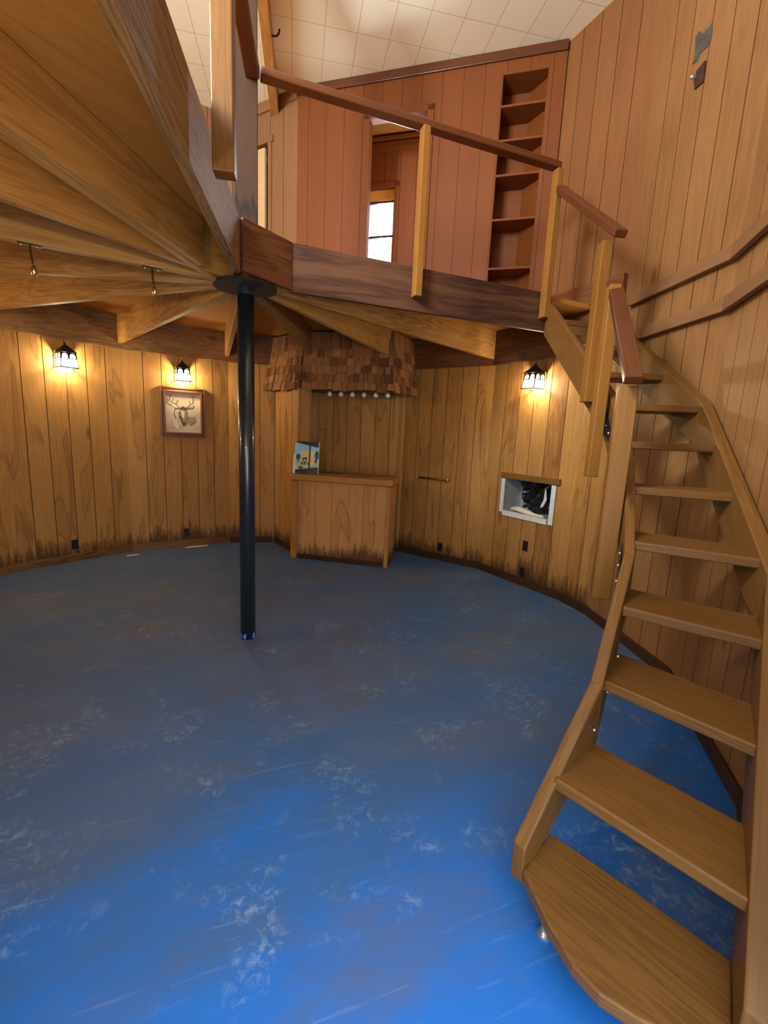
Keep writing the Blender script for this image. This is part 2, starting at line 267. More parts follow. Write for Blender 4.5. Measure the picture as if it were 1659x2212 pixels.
# ------------------------------------------------------------------ mesh builder
class MB:
    def __init__(s):
        s.bm = bmesh.new(); s.uv = s.bm.loops.layers.uv.new('UVMap'); s.tone = s.bm.faces.layers.float.new('tone')
    def face(s, pts, grain=(0, 0, 1), mat=0, off=None, tone=0.0):
        vs = [s.bm.verts.new(p) for p in pts]
        f = s.bm.faces.new(vs); s._uv(f, V(grain), off or (0, 0)); f.material_index = mat; f[s.tone] = tone
        return f
    def _uv(s, f, g, off):
        f.normal_update(); n = f.normal
        g = g.normalized(); u = n.cross(g)
        if u.length < 0.35:
            u = g.orthogonal()
            vv = n.cross(u)
        else: vv = g
        u.normalize()
        for l in f.loops:
            p = l.vert.co
            l[s.uv].uv = (p.dot(u) + off[0], p.dot(vv) + off[1])
    def poly(s, verts, faces, grain=(0, 0, 1), mat=0, tone=None):
        off = (random.uniform(-40, 40), random.uniform(-40, 40)); t = random.uniform(-0.12, 0.12) if tone is None else tone
        vs = [s.bm.verts.new(p) for p in verts]
        for k, fc in enumerate(faces):
            try: f = s.bm.faces.new([vs[i] for i in fc])
            except ValueError: continue
            s._uv(f, V(grain), off); f.material_index = mat; f[s.tone] = t
        return vs
    def hexa(s, a, b, grain, mat=0, tone=None):
        """a, b: two quads (lists of 4 points) facing each other"""
        v = list(a) + list(b)
        return s.poly(v, [(3, 2, 1, 0), (4, 5, 6, 7), (0, 1, 5, 4), (1, 2, 6, 5), (2, 3, 7, 6), (3, 0, 4, 7)], grain, mat, tone)
    def bar(s, p0, p1, wd, ht, up=(0, 0, 1), mat=0, tone=None):
        """timber from p0 to p1 (centre line), wd across, ht along 'up'"""
        p0, p1 = V(p0), V(p1); d = (p1 - p0).normalized(); sd = d.cross(V(up)).normalized(); u = sd.cross(d).normalized()
        q = lambda c: [c - sd * wd / 2 - u * ht / 2, c + sd * wd / 2 - u * ht / 2, c + sd * wd / 2 + u * ht / 2, c - sd * wd / 2 + u * ht / 2]
        return s.hexa(q(p0), q(p1), d, mat, tone)
    def box(s, c, ex, ey, ez, sx, sy_, sz, grain=None, mat=0, tone=None):
        c, ex, ey, ez = V(c), V(ex).normalized() * sx / 2, V(ey).normalized() * sy_ / 2, V(ez).normalized() * sz / 2
        a = [c - ex - ey - ez, c + ex - ey - ez, c + ex + ey - ez, c - ex + ey - ez]
        b = [p + ez * 2 for p in a]
        g = grain or max((ex, ey, ez), key=lambda v: v.length)
        return s.hexa(a, b, g, mat, tone)
    def prism(s, pts, z0, z1, grain=(1, 0, 0), mat=0, tone=None):
        n = len(pts); v = [V((p[0], p[1], z0)) for p in pts] + [V((p[0], p[1], z1)) for p in pts]
        return s.poly(v, [tuple(range(n))[::-1], tuple(range(n, 2 * n))] + [(i, (i + 1) % n, n + (i + 1) % n, n + i) for i in range(n)], grain, mat, tone)
    def tube(s, pts, rad, seg=14, mat=0, caps=True, grain=(0, 0, 1)):
        pts = [V(p) for p in pts]; rads = rad if isinstance(rad, (list, tuple)) else [rad] * len(pts)
        rings = []
        for i, p in enumerate(pts):
            d = (pts[min(i + 1, len(pts) - 1)] - pts[max(i - 1, 0)]).normalized()
            a = d.orthogonal().normalized() if i == 0 else (rings_a - d * rings_a.dot(d)).normalized()
            rings_a = a; b_ = d.cross(a)
            rings.append([p + (a * math.cos(2 * math.pi * k / seg) + b_ * math.sin(2 * math.pi * k / seg)) * rads[i] for k in range(seg)])
        v = [p for r in rings for p in r]; fs = []
        for i in range(len(pts) - 1):
            for k in range(seg):
                k2 = (k + 1) % seg; fs.append((i * seg + k, i * seg + k2, (i + 1) * seg + k2, (i + 1) * seg + k))
        if caps: fs += [tuple(range(seg))[::-1], tuple(range((len(pts) - 1) * seg, len(pts) * seg))]
        s.poly(v, fs, grain, mat, 0.0)
    def ball(s, c, r, mat=0, sx=1, sz=1):
        res = bmesh.ops.create_uvsphere(s.bm, u_segments=18, v_segments=12, radius=r, matrix=Matrix.Translation(V(c)) @ Matrix.Diagonal((sx, sx, sz, 1)))
        for v in res['verts']:
            for f in v.link_faces: f.material_index = mat
    def build(s, name, mats, parent=None, bevel=0.0, smooth=False, loc=None, seg=2):
        bmesh.ops.recalc_face_normals(s.bm, faces=s.bm.faces)
        org = parent.location.copy() if (parent is not None and parent.get('_w')) else (V(loc) if loc is not None else V((0, 0, 0)))
        p = parent
        if p is not None and p.get('_o') is not None and org.length == 0: org = V(p['_o'])
        bmesh.ops.translate(s.bm, verts=s.bm.verts, vec=-org)
        me = bpy.data.meshes.new(name); s.bm.to_mesh(me); s.bm.free()
        for mt in (mats if isinstance(mats, (list, tuple)) else [mats]): me.materials.append(mt)
        o = bpy.data.objects.new(name, me); COL.objects.link(o)
        if parent is not None: o.parent = parent
        elif loc is not None: o.location = loc
        if smooth:
            for pl in me.polygons: pl.use_smooth = True
        if bevel:
            md = o.modifiers.new('bevel', 'BEVEL'); md.width = bevel; md.segments = seg; md.limit_method = 'ANGLE'; md.angle_limit = 0.7
        return o
def tag(o, label=None, cat=None, group=None, kind=None):
    if label: o['label'] = label
    if cat: o['category'] = cat
    if group: o['group'] = group
    if kind: o['kind'] = kind
    return o
def thing(name, loc, label, cat, group=None, rz=0.0, local=False):
    o = bpy.data.objects.new(name, None); COL.objects.link(o); o.location = loc; o.rotation_euler = (0, 0, rz)
    o.empty_display_size = 0.1
    if not local: o['_w'] = 1          # part meshes are given in world coordinates
    return tag(o, label, cat, group)
def struct(o): o['kind'] = 'structure'; return o
def sub(o):                             # sub-parts of a part use the same origin as the part's thing
    o['_o'] = list(o.parent.location) if o.parent is not None and o.parent.get('_w') else [0, 0, 0]
    return o

RW = 3.126
def pol(r, deg, z=0.0): return V((r * math.cos(deg * R2D), r * math.sin(deg * R2D), z))
LEDGE = 2.463; DECKB = 2.84; DECKT = 2.88; CEIL = 5.38

def panel(mb, p0, p1, z0, z1, plank=0.2032, gw=0.007, gd=0.006, th=0.05, openings=(), start=0.0, tones=0.10, dark=1, special=None):
    """vertical board panelling from p0 to p1 seen from the left-hand side of p1->p0 ... inside face on the room side"""
    p0, p1 = V((p0[0], p0[1], 0)), V((p1[0], p1[1], 0)); d = p1 - p0; Ln = d.length; d.normalize()
    inn = V((-d.y, d.x, 0))
    if inn.dot(-(p0 + p1)) < 0: inn = -inn
    return _panel(mb, p0, d, inn, Ln, z0, z1, plank, gw, gd, th, openings, start, tones, dark, special)
def _panel(mb, p0, d, inn, Ln, z0, z1, plank, gw, gd, th, openings, start, tones, dark, special=None):
    cuts = []
    u = start if start > 0 else plank
    while u < Ln - 0.02: cuts.append(u); u += plank
    edges = [0.0] + cuts + [Ln]
    pt = lambda u, k, z: p0 + d * u + inn * k + V((0, 0, z))
    for i in range(len(edges) - 1):
        a = edges[i] + (gw / 2 if i > 0 else 0); b = edges[i + 1] - (gw / 2 if i < len(edges) - 2 else 0)
        off = (random.uniform(-40, 40), random.uniform(-40, 40)); tn = random.uniform(-tones, tones)
        if special and i in special: tn = special[i]
        segs = [(a, b)]
        bounds = sorted({a, b} | {x for o in openings for x in o[:2] if a < x < b})
        for ua, ub in zip(bounds[:-1], bounds[1:]):
            zs = [(z0, z1)]; mid = (ua + ub) / 2
            for o in openings:
                if o[0] <= mid <= o[1]:
                    nz = []
                    for (c0, c1) in zs:
                        if o[2] > c0: nz.append((c0, min(o[2], c1)))
                        if o[3] < c1: nz.append((max(o[3], c0), c1))
                    zs = [q for q in nz if q[1] - q[0] > 1e-4]
            for (c0, c1) in zs:
                mb.face([pt(ua, 0, c0), pt(ub, 0, c0), pt(ub, 0, c1), pt(ua, 0, c1)], off=off, tone=tn)
        if i < len(edges) - 2:
            c = edges[i + 1]
            zs = [(z0, z1)]
            for o in openings:
                if o[0] <= c <= o[1]:
                    nz = []
                    for (c0, c1) in zs:
                        if o[2] > c0: nz.append((c0, min(o[2], c1)))
                        if o[3] < c1: nz.append((max(o[3], c0), c1))
                    zs = [q for q in nz if q[1] - q[0] > 1e-4]
            for (c0, c1) in zs:
                g0, g1 = c - gw / 2, c + gw / 2
                mb.face([pt(g0, -gd, c0), pt(g1, -gd, c0), pt(g1, -gd, c1), pt(g0, -gd, c1)], mat=dark)
                mb.face([pt(g0, 0, c0), pt(g0, -gd, c0), pt(g0, -gd, c1), pt(g0, 0, c1)], mat=dark)
                mb.face([pt(g1, -gd, c0), pt(g1, 0, c0), pt(g1, 0, c1), pt(g1, -gd, c1)], mat=dark)
    # back and edges of the wall
    bounds = sorted({0.0, Ln} | {x for o in openings for x in o[:2] if 0 < x < Ln})
    for ua, ub in zip(bounds[:-1], bounds[1:]):
        zs = [(z0, z1)]; mid = (ua + ub) / 2
        for o in openings:
            if o[0] <= mid <= o[1]:
                zs = [q for q in ((z0, o[2]), (o[3], z1)) if q[1] - q[0] > 1e-4]
        for (c0, c1) in zs:
            mb.face([pt(ua, -th, c0), pt(ua, -th, c1), pt(ub, -th, c1), pt(ub, -th, c0)])
    for u_ in (0, Ln): mb.face([pt(u_, 0, z0), pt(u_, -th, z0), pt(u_, -th, z1), pt(u_, 0, z1)])
    for z_ in (z0, z1): mb.face([pt(0, 0, z_), pt(Ln, 0, z_), pt(Ln, -th, z_), pt(0, -th, z_)])
    for o in openings:
        a, b, c0, c1 = max(o[0], 0), min(o[1], Ln), max(o[2], z0), min(o[3], z1)
        for u_ in (a, b): mb.face([pt(u_, 0, c0), pt(u_, -th, c0), pt(u_, -th, c1), pt(u_, 0, c1)])
        for z_ in (c0, c1): mb.face([pt(a, 0, z_), pt(b, 0, z_), pt(b, -th, z_), pt(a, -th, z_)])

# ================================================================== STRUCTURE
fl = MB()
fl.prism([pol(3.35, a) for a in range(0, 360, 15)], -0.12, 0.0)
struct(fl.build('floor', M['floor']))
gy = MB(); gy.prism([(-6, -12), (6, -12), (6, -3.2), (-6, -3.2)], -0.2, -0.121)
struct(gy.build('ground', M['earth']))

FLARE = {-73.3: 3.225}
def fp(deg): return pol(FLARE.get(deg, RW), deg)
# lower walls, floor to ledger
mb = MB()
for a, b in ((225, 202.5), (202.5, 180), (180, 157.5), (157.5, 135), (135, 112.5), (247.5, 225)): panel(mb, fp(a), fp(b), 0, 2.56)
struct(mb.build('wall_left', [M['lower'], M['groove']]))
mb = MB()
for a, b in ((112.5, 90), (90, 67.5), (67.5, 45)): panel(mb, fp(a), fp(b), 0, 2.56)
struct(mb.build('wall_back', [M['lower'], M['groove']]))
mb = MB()
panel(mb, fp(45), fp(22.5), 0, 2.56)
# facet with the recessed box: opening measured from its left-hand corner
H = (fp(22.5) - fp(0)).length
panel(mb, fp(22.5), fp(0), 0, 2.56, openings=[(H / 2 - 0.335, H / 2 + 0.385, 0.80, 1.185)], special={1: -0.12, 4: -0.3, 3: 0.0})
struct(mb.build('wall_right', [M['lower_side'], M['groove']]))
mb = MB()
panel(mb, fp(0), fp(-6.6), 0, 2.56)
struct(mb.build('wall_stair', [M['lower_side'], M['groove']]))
mb = MB()
panel(mb, fp(-6.6), fp(-28), 0, CEIL, start=0.19)
panel(mb, fp(-28), fp(-50.5), 0, CEIL); panel(mb, fp(-50.5), fp(-73.3), 0, CEIL)
struct(mb.build('wall_front_right', [M['stair_wall'], M['groove']]))
# entrance wall with its doorway, behind the camera
mb = MB()
a0, b0 = fp(-73.3), fp(-112.5); D = (b0 - a0).length
panel(mb, a0, b0, 0, CEIL, openings=[(0.03, 1.67, 0, 2.3)])
struct(mb.build('wall_front', [M['lower'], M['groove']]))
# upper ring
def ringwall(name, angs, z0, mat, gm, opens={}):
    mb = MB()
    for i in range(len(angs) - 1):
        panel(mb, fp(angs[i]), fp(angs[i + 1]), z0, CEIL, openings=opens.get(i, ()))
    return struct(mb.build(name, [mat, gm]))
ringwall('wall_upper_right', [15.9, -6.6], 2.50, M['upper_dim'], M['groove'])
# back wall of the loft room carries the lit window
wa, wb = fp(64.0), fp(43.0)
mb = MB(); Lw = (wb - wa).length; wd = (wb - wa).normalized(); wn = V((-wd.y, wd.x, 0)); wn = wn if wn.dot(-wa) > 0 else -wn
def onwall(deg):   # distance along the window wall for a bearing
    dirv = pol(1, deg); n = V((-wd.y, wd.x, 0)); t = wa.dot(n) / dirv.dot(n); return (dirv * t - wa).dot(wd)
WU0, WU1, WZ0, WZ1 = onwall(56.9), onwall(50.1), 3.55, 4.66
panel(mb, wa, wb, 2.5, CEIL, openings=[(WU0, WU1, WZ0, WZ1)], th=0.10)
panel(mb, fp(43), fp(29.5), 2.5, CEIL); panel(mb, fp(29.5), fp(15.9), 2.5, CEIL)
struct(mb.build('wall_upper_back', [M['upper_red'], M['groove_red']]))
ringwall('wall_upper_left', [202.5, 180, 157.5, 135, 112.5, 90, 64], 2.5, M['upper'], M['groove'])
mb = MB()
Hs = (fp(247.5) - fp(225)).length
panel(mb, fp(247.5), fp(225), 2.5, CEIL, openings=[(0.05, Hs - 0.05, 3.5, 5.0)])
panel(mb, fp(225), fp(202.5), 2.5, CEIL, openings=[(0.05, Hs - 0.05, 3.5, 5.0)])
struct(mb.build('wall_upper_front', [M['upper'], M['groove']]))
# ceiling
mb = MB(); mb.prism([pol(3.3, a) for a in range(0, 360, 15)], CEIL, CEIL + 0.08)
struct(mb.build('ceiling', M['ceil']))

# ---- loft partition with doorway and built-in bookcase
P0 = V((3.006, 0.61, 0)); PDv = V((math.cos(143 * R2D), math.sin(143 * R2D), 0)); PIN = V((-PDv.y, PDv.x, 0)); PIN = PIN if PIN.dot(-P0) > 0 else -PIN
mb = MB()
DU0, DU1, DZ = 1.33, 1.965, 4.955
BU0, BU1 = 0.15, 0.60
_panel(mb, P0, PDv, PIN, 2.83, DECKT, CEIL, 0.215, 0.007, 0.006, 0.09, [(DU0, DU1, DECKT, DZ), (BU0, BU1, 2.95, 5.18)], 0.115, 0.05, 1)
struct(mb.build('wall_loft', [M['upper_red'], M['groove_red']]))
C2 = P0 + PDv * 2.83
WD2 = V((math.cos(129 * R2D), math.sin(129 * R2D), 0)); WI2 = V((-WD2.y, WD2.x, 0))
WI2 = WI2 if WI2.dot(CAM - C2) > 0 else -WI2
mb = MB()
_panel(mb, C2, WD2, WI2, 1.10, DECKT, CEIL, 0.205, 0.007, 0.006, 0.05, [(0.44, 1.06, DECKT, 4.93)], 0.21, 0.05, 1)
struct(mb.build('wall_loft_left', [M['upper'], M['groove']]))
# trims of the loft room
def on(P, d, i, u, k, z): return P + d * u + i * k + V((0, 0, z))
mb = MB()
mb.bar(on(P0, PDv, PIN, 0.0, 0.012, 5.335), on(P0, PDv, PIN, 2.84, 0.012, 5.335), 0.024, 0.085, mat=0)
struct(mb.build('trim_1', M['rail'], bevel=0.003))
mb = MB()
for u in (DU0 - 0.03, DU1 + 0.03): mb.bar(on(P0, PDv, PIN, u, 0.008, DECKT), on(P0, PDv, PIN, u, 0.008, DZ + 0.06), 0.07, 0.018, up=PIN)
mb.bar(on(P0, PDv, PIN, DU0 - 0.065, 0.008, DZ + 0.03), on(P0, PDv, PIN, DU1 + 0.065, 0.008, DZ + 0.03), 0.018, 0.06)
struct(mb.build('trim_2', M['upper_red'], bevel=0.003))
mb = MB()
mb.bar(on(C2, WD2, WI2, 0.41, 0.012, DECKT), on(C2, WD2, WI2, 0.41, 0.012, 4.99), 0.05, 0.024, up=WI2)
mb.bar(on(C2, WD2, WI2, 0.36, 0.014, 4.965), on(C2, WD2, WI2, 1.1, 0.014, 4.965), 0.028, 0.07)
mb.bar(on(C2, WD2, WI2, 0.0, 0.010, 5.32), on(C2, WD2, WI2, 1.1, 0.010, 5.32), 0.02, 0.11)
struct(mb.build('trim_3', M['upper'], bevel=0.003))
# door of the left-hand closet, standing a little open with a black gap
dr = thing('door_1', on(C2, WD2, WI2, 1.05, -0.03, DECKT), None, None); dr['kind'] = 'structure'; dr.name = 'door_1'
mb = MB(); mb.bar(on(C2, WD2, WI2, 1.05, -0.02, (DECKT + 4.92) / 2), on(C2, WD2, WI2, 0.51, -0.02, (DECKT + 4.92) / 2), 0.035, 4.92 - DECKT - 0.02)
mb.build('door_leaf', M['door'], dr, bevel=0.003)
mb = MB(); kp = on(C2, WD2, WI2, 0.56, 0.0, 3.87); mb.tube([kp, kp + WI2 * 0.05], 0.008); mb.ball(kp + WI2 * 0.055, 0.018)
mb.build('door_knob', M['iron'], dr)
mb = MB(); mb.prism([on(C2, WD2, WI2, 0.40, -0.5, 0), on(C2, WD2, WI2, 1.1, -0.5, 0), on(C2, WD2, WI2, 1.1, -0.56, 0), on(C2, WD2, WI2, 0.40, -0.56, 0)], DECKT, 5.0)
mb.prism([on(C2, WD2, WI2, 0.42, -0.05, 0), on(C2, WD2, WI2, 0.40, -0.05, 0), on(C2, WD2, WI2, 0.40, -0.56, 0), on(C2, WD2, WI2, 0.42, -0.56, 0)], DECKT, 5.0)
struct(mb.build('wall_closet', M['black']))
# band under the ceiling of the back room, and its plywood ceiling
mb = MB(); mb.bar(wa + wn * 0.014 + V((0, 0, 5.12)), wb + wn * 0.014 + V((0, 0, 5.12)), 0.028, 0.09)
mb.bar(wa + wn * 0.03 + V((0, 0, 5.20)), wb + wn * 0.03 + V((0, 0, 5.20)), 0.05, 0.035)
struct(mb.build('trim_4', M['upper_red'], bevel=0.003))
mb = MB()
q = [wa * 0.99, wb * 0.99, P0 + PDv * 0.9 - PIN * 0.12, P0 + PDv * 2.4 - PIN * 0.12]
mb.prism([(p.x, p.y) for p in q], 5.25, 5.27)
struct(mb.build('ceiling_back_room', M['ply']))
# window with frame, header and panes
wt = thing('window_1', wa + wd * (WU0 + WU1) / 2 + V((0, 0, WZ0)), None, None); wt['kind'] = 'structure'
def ww(u, k, z): return wa + wd * u + wn * k + V((0, 0, z))
mb = MB()
for u in (WU0 + 0.012, WU1 - 0.012): mb.bar(ww(u, -0.06, WZ0), ww(u, -0.06, WZ1), 0.024, 0.03, up=wn)
for z in (WZ0 + 0.012, 4.12, WZ1 - 0.135): mb.bar(ww(WU0, -0.06, z), ww(WU1, -0.06, z), 0.03, 0.026)
mb.build('window_frame', M['winframe'], wt)
mb = MB(); mb.bar(ww(WU0, -0.05, WZ1 - 0.06), ww(WU1, -0.05, WZ1 - 0.06), 0.03, 0.12); mb.build('header_board', M['sunlit_head'], wt)
for (c0, c1) in ((WZ0 + 0.02, 4.11), (4.13, WZ1 - 0.14)):
    mb = MB(); mb.bar(ww(WU0 + 0.02, -0.06, (c0 + c1) / 2), ww(WU1 - 0.02, -0.06, (c0 + c1) / 2), 0.004, c1 - c0); mb.build('pane', M['glass'], wt)
mb = MB()
for u in (WU0 - 0.03, WU1 + 0.03): mb.bar(ww(u, 0.01, WZ0 - 0.1), ww(u, 0.01, WZ1 + 0.06), 0.06, 0.02, up=wn)
mb.bar(ww(WU0 - 0.06, 0.01, WZ1 + 0.03), ww(WU1 + 0.06, 0.01, WZ1 + 0.03), 0.02, 0.06)
mb.build('casing', M['upper_red'], wt, bevel=0.003)

# ---- loft floor, ledger boards, baseboards
deck = [V((0.30, -0.02, 0)), V((3.14, -0.02, 0))] + [pol(3.15, a) for a in (22.5, 45, 67.5, 90, 112.5, 135, 157.5, 180, 202.5, 225, 247.5)] + [pol(3.12, 257.0), V((-0.05, -0.25, 0))]
mb = MB(); mb.prism([(p.x, p.y) for p in deck], DECKB, DECKT, grain=(0.8, 0.6, 0))
struct(mb.build('floor_loft', M['ply']))
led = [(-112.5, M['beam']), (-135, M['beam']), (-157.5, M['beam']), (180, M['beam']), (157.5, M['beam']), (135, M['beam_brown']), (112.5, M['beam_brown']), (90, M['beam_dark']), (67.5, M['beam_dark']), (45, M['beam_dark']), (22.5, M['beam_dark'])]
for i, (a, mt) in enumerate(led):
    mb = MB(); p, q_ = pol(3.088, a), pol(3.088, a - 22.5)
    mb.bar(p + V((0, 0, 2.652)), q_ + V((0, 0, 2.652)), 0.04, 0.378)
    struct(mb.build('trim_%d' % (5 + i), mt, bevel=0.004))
# dark rim boards over the ledger under the right-hand upper wall
mb = MB(); mb.bar(pol(3.09, 17, 2.965), pol(3.09, -6.4, 2.965), 0.05, 0.19); mb.bar(pol(3.10, 0.3, 2.65), pol(3.09, -6.4, 2.65), 0.05, 0.44)
struct(mb.build('trim_16', M['beam_dark'], bevel=0.004))
def baseboard(name, angs, mt, h=0.085, r=3.113):
    mb = MB()
    for a, b in zip(angs[:-1], angs[1:]): mb.bar(pol(r + FLARE.get(a, RW) - RW, a, h / 2), pol(r + FLARE.get(b, RW) - RW, b, h / 2), 0.022, h)
    struct(mb.build(name, mt, bevel=0.003))
baseboard('baseboard_left', [225, 202.5, 180, 157.5, 135, 112.5, 90], M['base'])
mb = MB(); mb.bar(pol(3.113, 90, 0.042), pol(3.075, 79.3, 0.042), 0.022, 0.085); struct(mb.build('baseboard_back', M['base_dark'], bevel=0.003))
baseboard('baseboard_right', [62, 45, 22.5, 0, -6.6, -28, -50.5, -73.3], M['base_dark'])
# painted casing of the entrance doorway
mb = MB(); mb.bar((-0.70, -3.06, 0.0), (-0.70, -3.06, 2.3), 0.02, 0.10, up=(0, 1, 0))
struct(mb.build('door_2', M['jamb'], bevel=0.003))

# ---- bar alcove partition
W0, Q0 = V((0.606, 3.04, 0)), V((0.80, 2.27, 0)); pd = (Q0 - W0).normalized(); pn = V((pd.y, -pd.x, 0)); pn = pn if pn.dot(V((-1, 0, 0))) > 0 else -pn
mb = MB(); _panel(mb, W0, pd, pn, (Q0 - W0).length - 0.02, 0, 2.128, 0.19, 0.006, 0.005, 0.13, (), 0.0, 0.08, 1)
struct(mb.build('wall_alcove', [M['lower'], M['groove']]))
mb = MB(); mb.bar(Q0 + pn * 0.006 + V((0, 0, 0)), Q0 + pn * 0.006 + V((0, 0, 2.128)), 0.03, 0.03, up=pn); mb.bar(Q0 - pn * 0.072, Q0 - pn * 0.072 + V((0, 0, 2.128)), 0.03, 0.125, up=pn)
mb.bar(Q0 - pn * 0.145, Q0 - pn * 0.145 + V((0, 0, 2.128)), 0.04, 0.016, up=pn)
struct(mb.build('trim_17', M['trim'], bevel=0.003))
mb = MB(); mb.bar(W0 + pn * 0.011 + V((0, 0, 0.042)), Q0 + pn * 0.011 + V((0, 0, 0.042)), 0.022, 0.085); struct(mb.build('baseboard_alcove', M['base_dark'], bevel=0.003))
# bar frame: axis t runs right along the bar, n points out to its wall
BN = V((math.cos(56.25 * R2D), math.sin(56.25 * R2D), 0)); BT = V((math.sin(56.25 * R2D), -math.cos(56.25 * R2D), 0))
def bb(t, n, z): return BT * t + BN * n + V((0, 0, z))
mb = MB()
mb.box(bb(-0.545, 3.045, 1.93), BT, BN, (0, 0, 1), 0.105, 0.03, 0.54); mb.box(bb(-0.535, 3.045, 1.24), BT, BN, (0, 0, 1), 0.115, 0.03, 0.80)
mb.box(bb(0.592, 3.045, 1.1), BT, BN, (0, 0, 1), 0.05, 0.02, 2.1)
struct(mb.build('trim_18', M['lower'], bevel=0.003))

# ================================================================== THINGS
# ---- steel post
po = thing('support_pole', (0, -0.01, 0), 'round black steel pole in the middle of the blue floor', 'pole')
mb = MB(); mb.tube([(0, -0.01, 0.0), (0, -0.01, 2.56)], 0.057, 40); mb.build('shaft', M['pole'], po, smooth=False)
for f in po.children[0].data.polygons: f.use_smooth = len(f.vertices) == 4
mb = MB(); mb.tube([(0, -0.01, 2.52), (0, -0.01, 2.575)], 0.060, 40); mb.build('collar', M['pole'], po)
mb = MB(); mb.tube([(0, 0, 2.568), (0, 0, 2.586)], 0.212, 48); mb.build('top_plate', M['plate'], po)
blue_dab = plain('blue_paint', (0.05, 0.22, 0.62), 0.5)
for a in (205, 240, 312):
    mb = MB()
    c = pol(0.0575, a, 0.03) + V((0, -0.01, 0)); t_ = pol(1, a + 90)
    mb.face([c - t_ * 0.012 + V((0, 0, -0.02)), c + t_ * 0.010 + V((0, 0, -0.026)), c + t_ * 0.014 + V((0, 0, 0.012)), c + t_ * 0.002 + V((0, 0, 0.022)), c - t_ * 0.011 + V((0, 0, 0.006))])
    tag(mb.build('paint_dab', blue_dab, po), 'dab of blue floor paint on the black pole')

# ---- timber column over the pole
co = MB(); co.bar((0.0, 0.0, DECKT), (0.0, 0.0, CEIL), 0.155, 0.155, up=(0, 1, 0))
tag(co.build('wood_column', M['column'], bevel=0.006, loc=(0, 0, DECKT)), 'thick brown timber column charred at its foot, rising from the loft edge', 'column')

# ---- radial ceiling joists
def joist(ang0, r0, p_end, z0, z1, label, mt, th=0.05, group='joists fanning out from the pole', off=0.0, double=False, top=2.84):
    e = V((p_end[0], p_end[1], 0)); d = e.normalized() if off == 0 else V((math.cos(ang0 * R2D), math.sin(ang0 * R2D), 0))
    sd = V((-d.y, d.x, 0)); s0 = (d * r0 + sd * off); mb = MB()
    a = [s0 + sd * k for k in (-th / 2, th / 2)]; b = [e + sd * k for k in (-th / 2, th / 2)]
    mb.hexa([a[0] + V((0, 0, z0)), a[1] + V((0, 0, z0)), a[1] + V((0, 0, top)), a[0] + V((0, 0, top))],
            [b[0] + V((0, 0, z1)), b[1] + V((0, 0, z1)), b[1] + V((0, 0, top)), b[0] + V((0, 0, top))], d)
    o = mb.build('ceiling_joist', mt, bevel=0.004, loc=(e.x, e.y, z1))
    return tag(o, label, 'joist', group)
def zr(r): return 2.588 - 0.0205 * r
def J(ang, r1, label, mt, r0=0.12, th=0.05): return joist(ang, r0, pol(r1, ang), zr(r0), zr(r1), label, mt, th)
J(113.2, 3.06, 'pale joist ending in mid-air above the wall between the left and middle lanterns', M['beam'])
J(90.3, 3.05, 'thin joist seen end-on, directly behind and left of the black pole', M['beam'])
J(68.0, 2.46, 'joist dropping to the left end of the shingled canopy', M['beam_brown'])
J(45.0, 2.54, 'joist dropping to the right end of the shingled canopy', M['beam'])
J(22.6, 3.06, 'long pale joist running to the wall corner left of the right lantern', M['beam'])
J(140.3, 3.05, 'lowest long joist on the left, below the two brass hooks', M['beam'])
J(164.5, 3.0, 'second lowest joist on the left, just behind the hanging brass hooks', M['beam'])
J(191.5, 3.0, 'joist on the left that the two brass hooks hang from', M['beam'])
J(216.8, 3.0, 'golden joist with a dark knot, third from the top on the left', M['beam_orange'])
# doubled joist with a gap between its two boards
dd = V((math.cos(242.5 * R2D), math.sin(242.5 * R2D), 0)); sd = V((-dd.y, dd.x, 0))
ds = thing('ceiling_joist', (-1.2, -1.95, 2.52), 'orange doubled joist split by a long dark crack, next to the edge beam', 'joist', 'joists fanning out from the pole')
for k, (o_, r0, r1, z_) in enumerate(((-0.150, 0.0, 2.75, 0.0), (-0.100, 0.42, 2.75, 0.0))):
    s0 = V((-0.2, 0.02, 0)) * 0.0 + sd * o_ + dd * r0; e0 = sd * o_ + dd * r1; mb = MB()
    mb.bar(s0 + V((0, 0, (2.84 + 2.575) / 2)), e0 + V((0, 0, (2.84 + 2.545) / 2 - 0.005)), 0.046, 0.272)
    mb.build('board', M['beam_orange'], ds, bevel=0.004)

# ---- loft edge: beam, corner board and long fascia
e1d = V((-0.208, -0.978, 0)).normalized(); e1s = V((-e1d.y, e1d.x, 0))
mb = MB(); s0 = V((-0.075, -0.27, 2.74)); mb.bar(s0, s0 + e1d * 2.78, 0.05, 0.32)
tag(mb.build('edge_beam', M['beam_brown'], bevel=0.005, loc=s0 + e1d * 2.6), 'heavy weathered edge beam rising overhead from the pole to the upper left corner', 'beam')
mb = MB(); mb.bar((-0.045, -0.285, 2.745), (0.30, -0.045, 2.745), 0.035, 0.31)
tag(mb.build('fascia_board', M['beam_dark'], bevel=0.004, loc=(0.13, -0.16, 2.58)), 'short red-brown corner board above the pole plate', 'board')
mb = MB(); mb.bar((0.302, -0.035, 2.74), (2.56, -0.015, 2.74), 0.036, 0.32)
tag(mb.build('fascia_board', M['fascia'], bevel=0.004, loc=(1.4, -0.02, 2.58)), 'long water-stained fascia board under the loft railing', 'board')

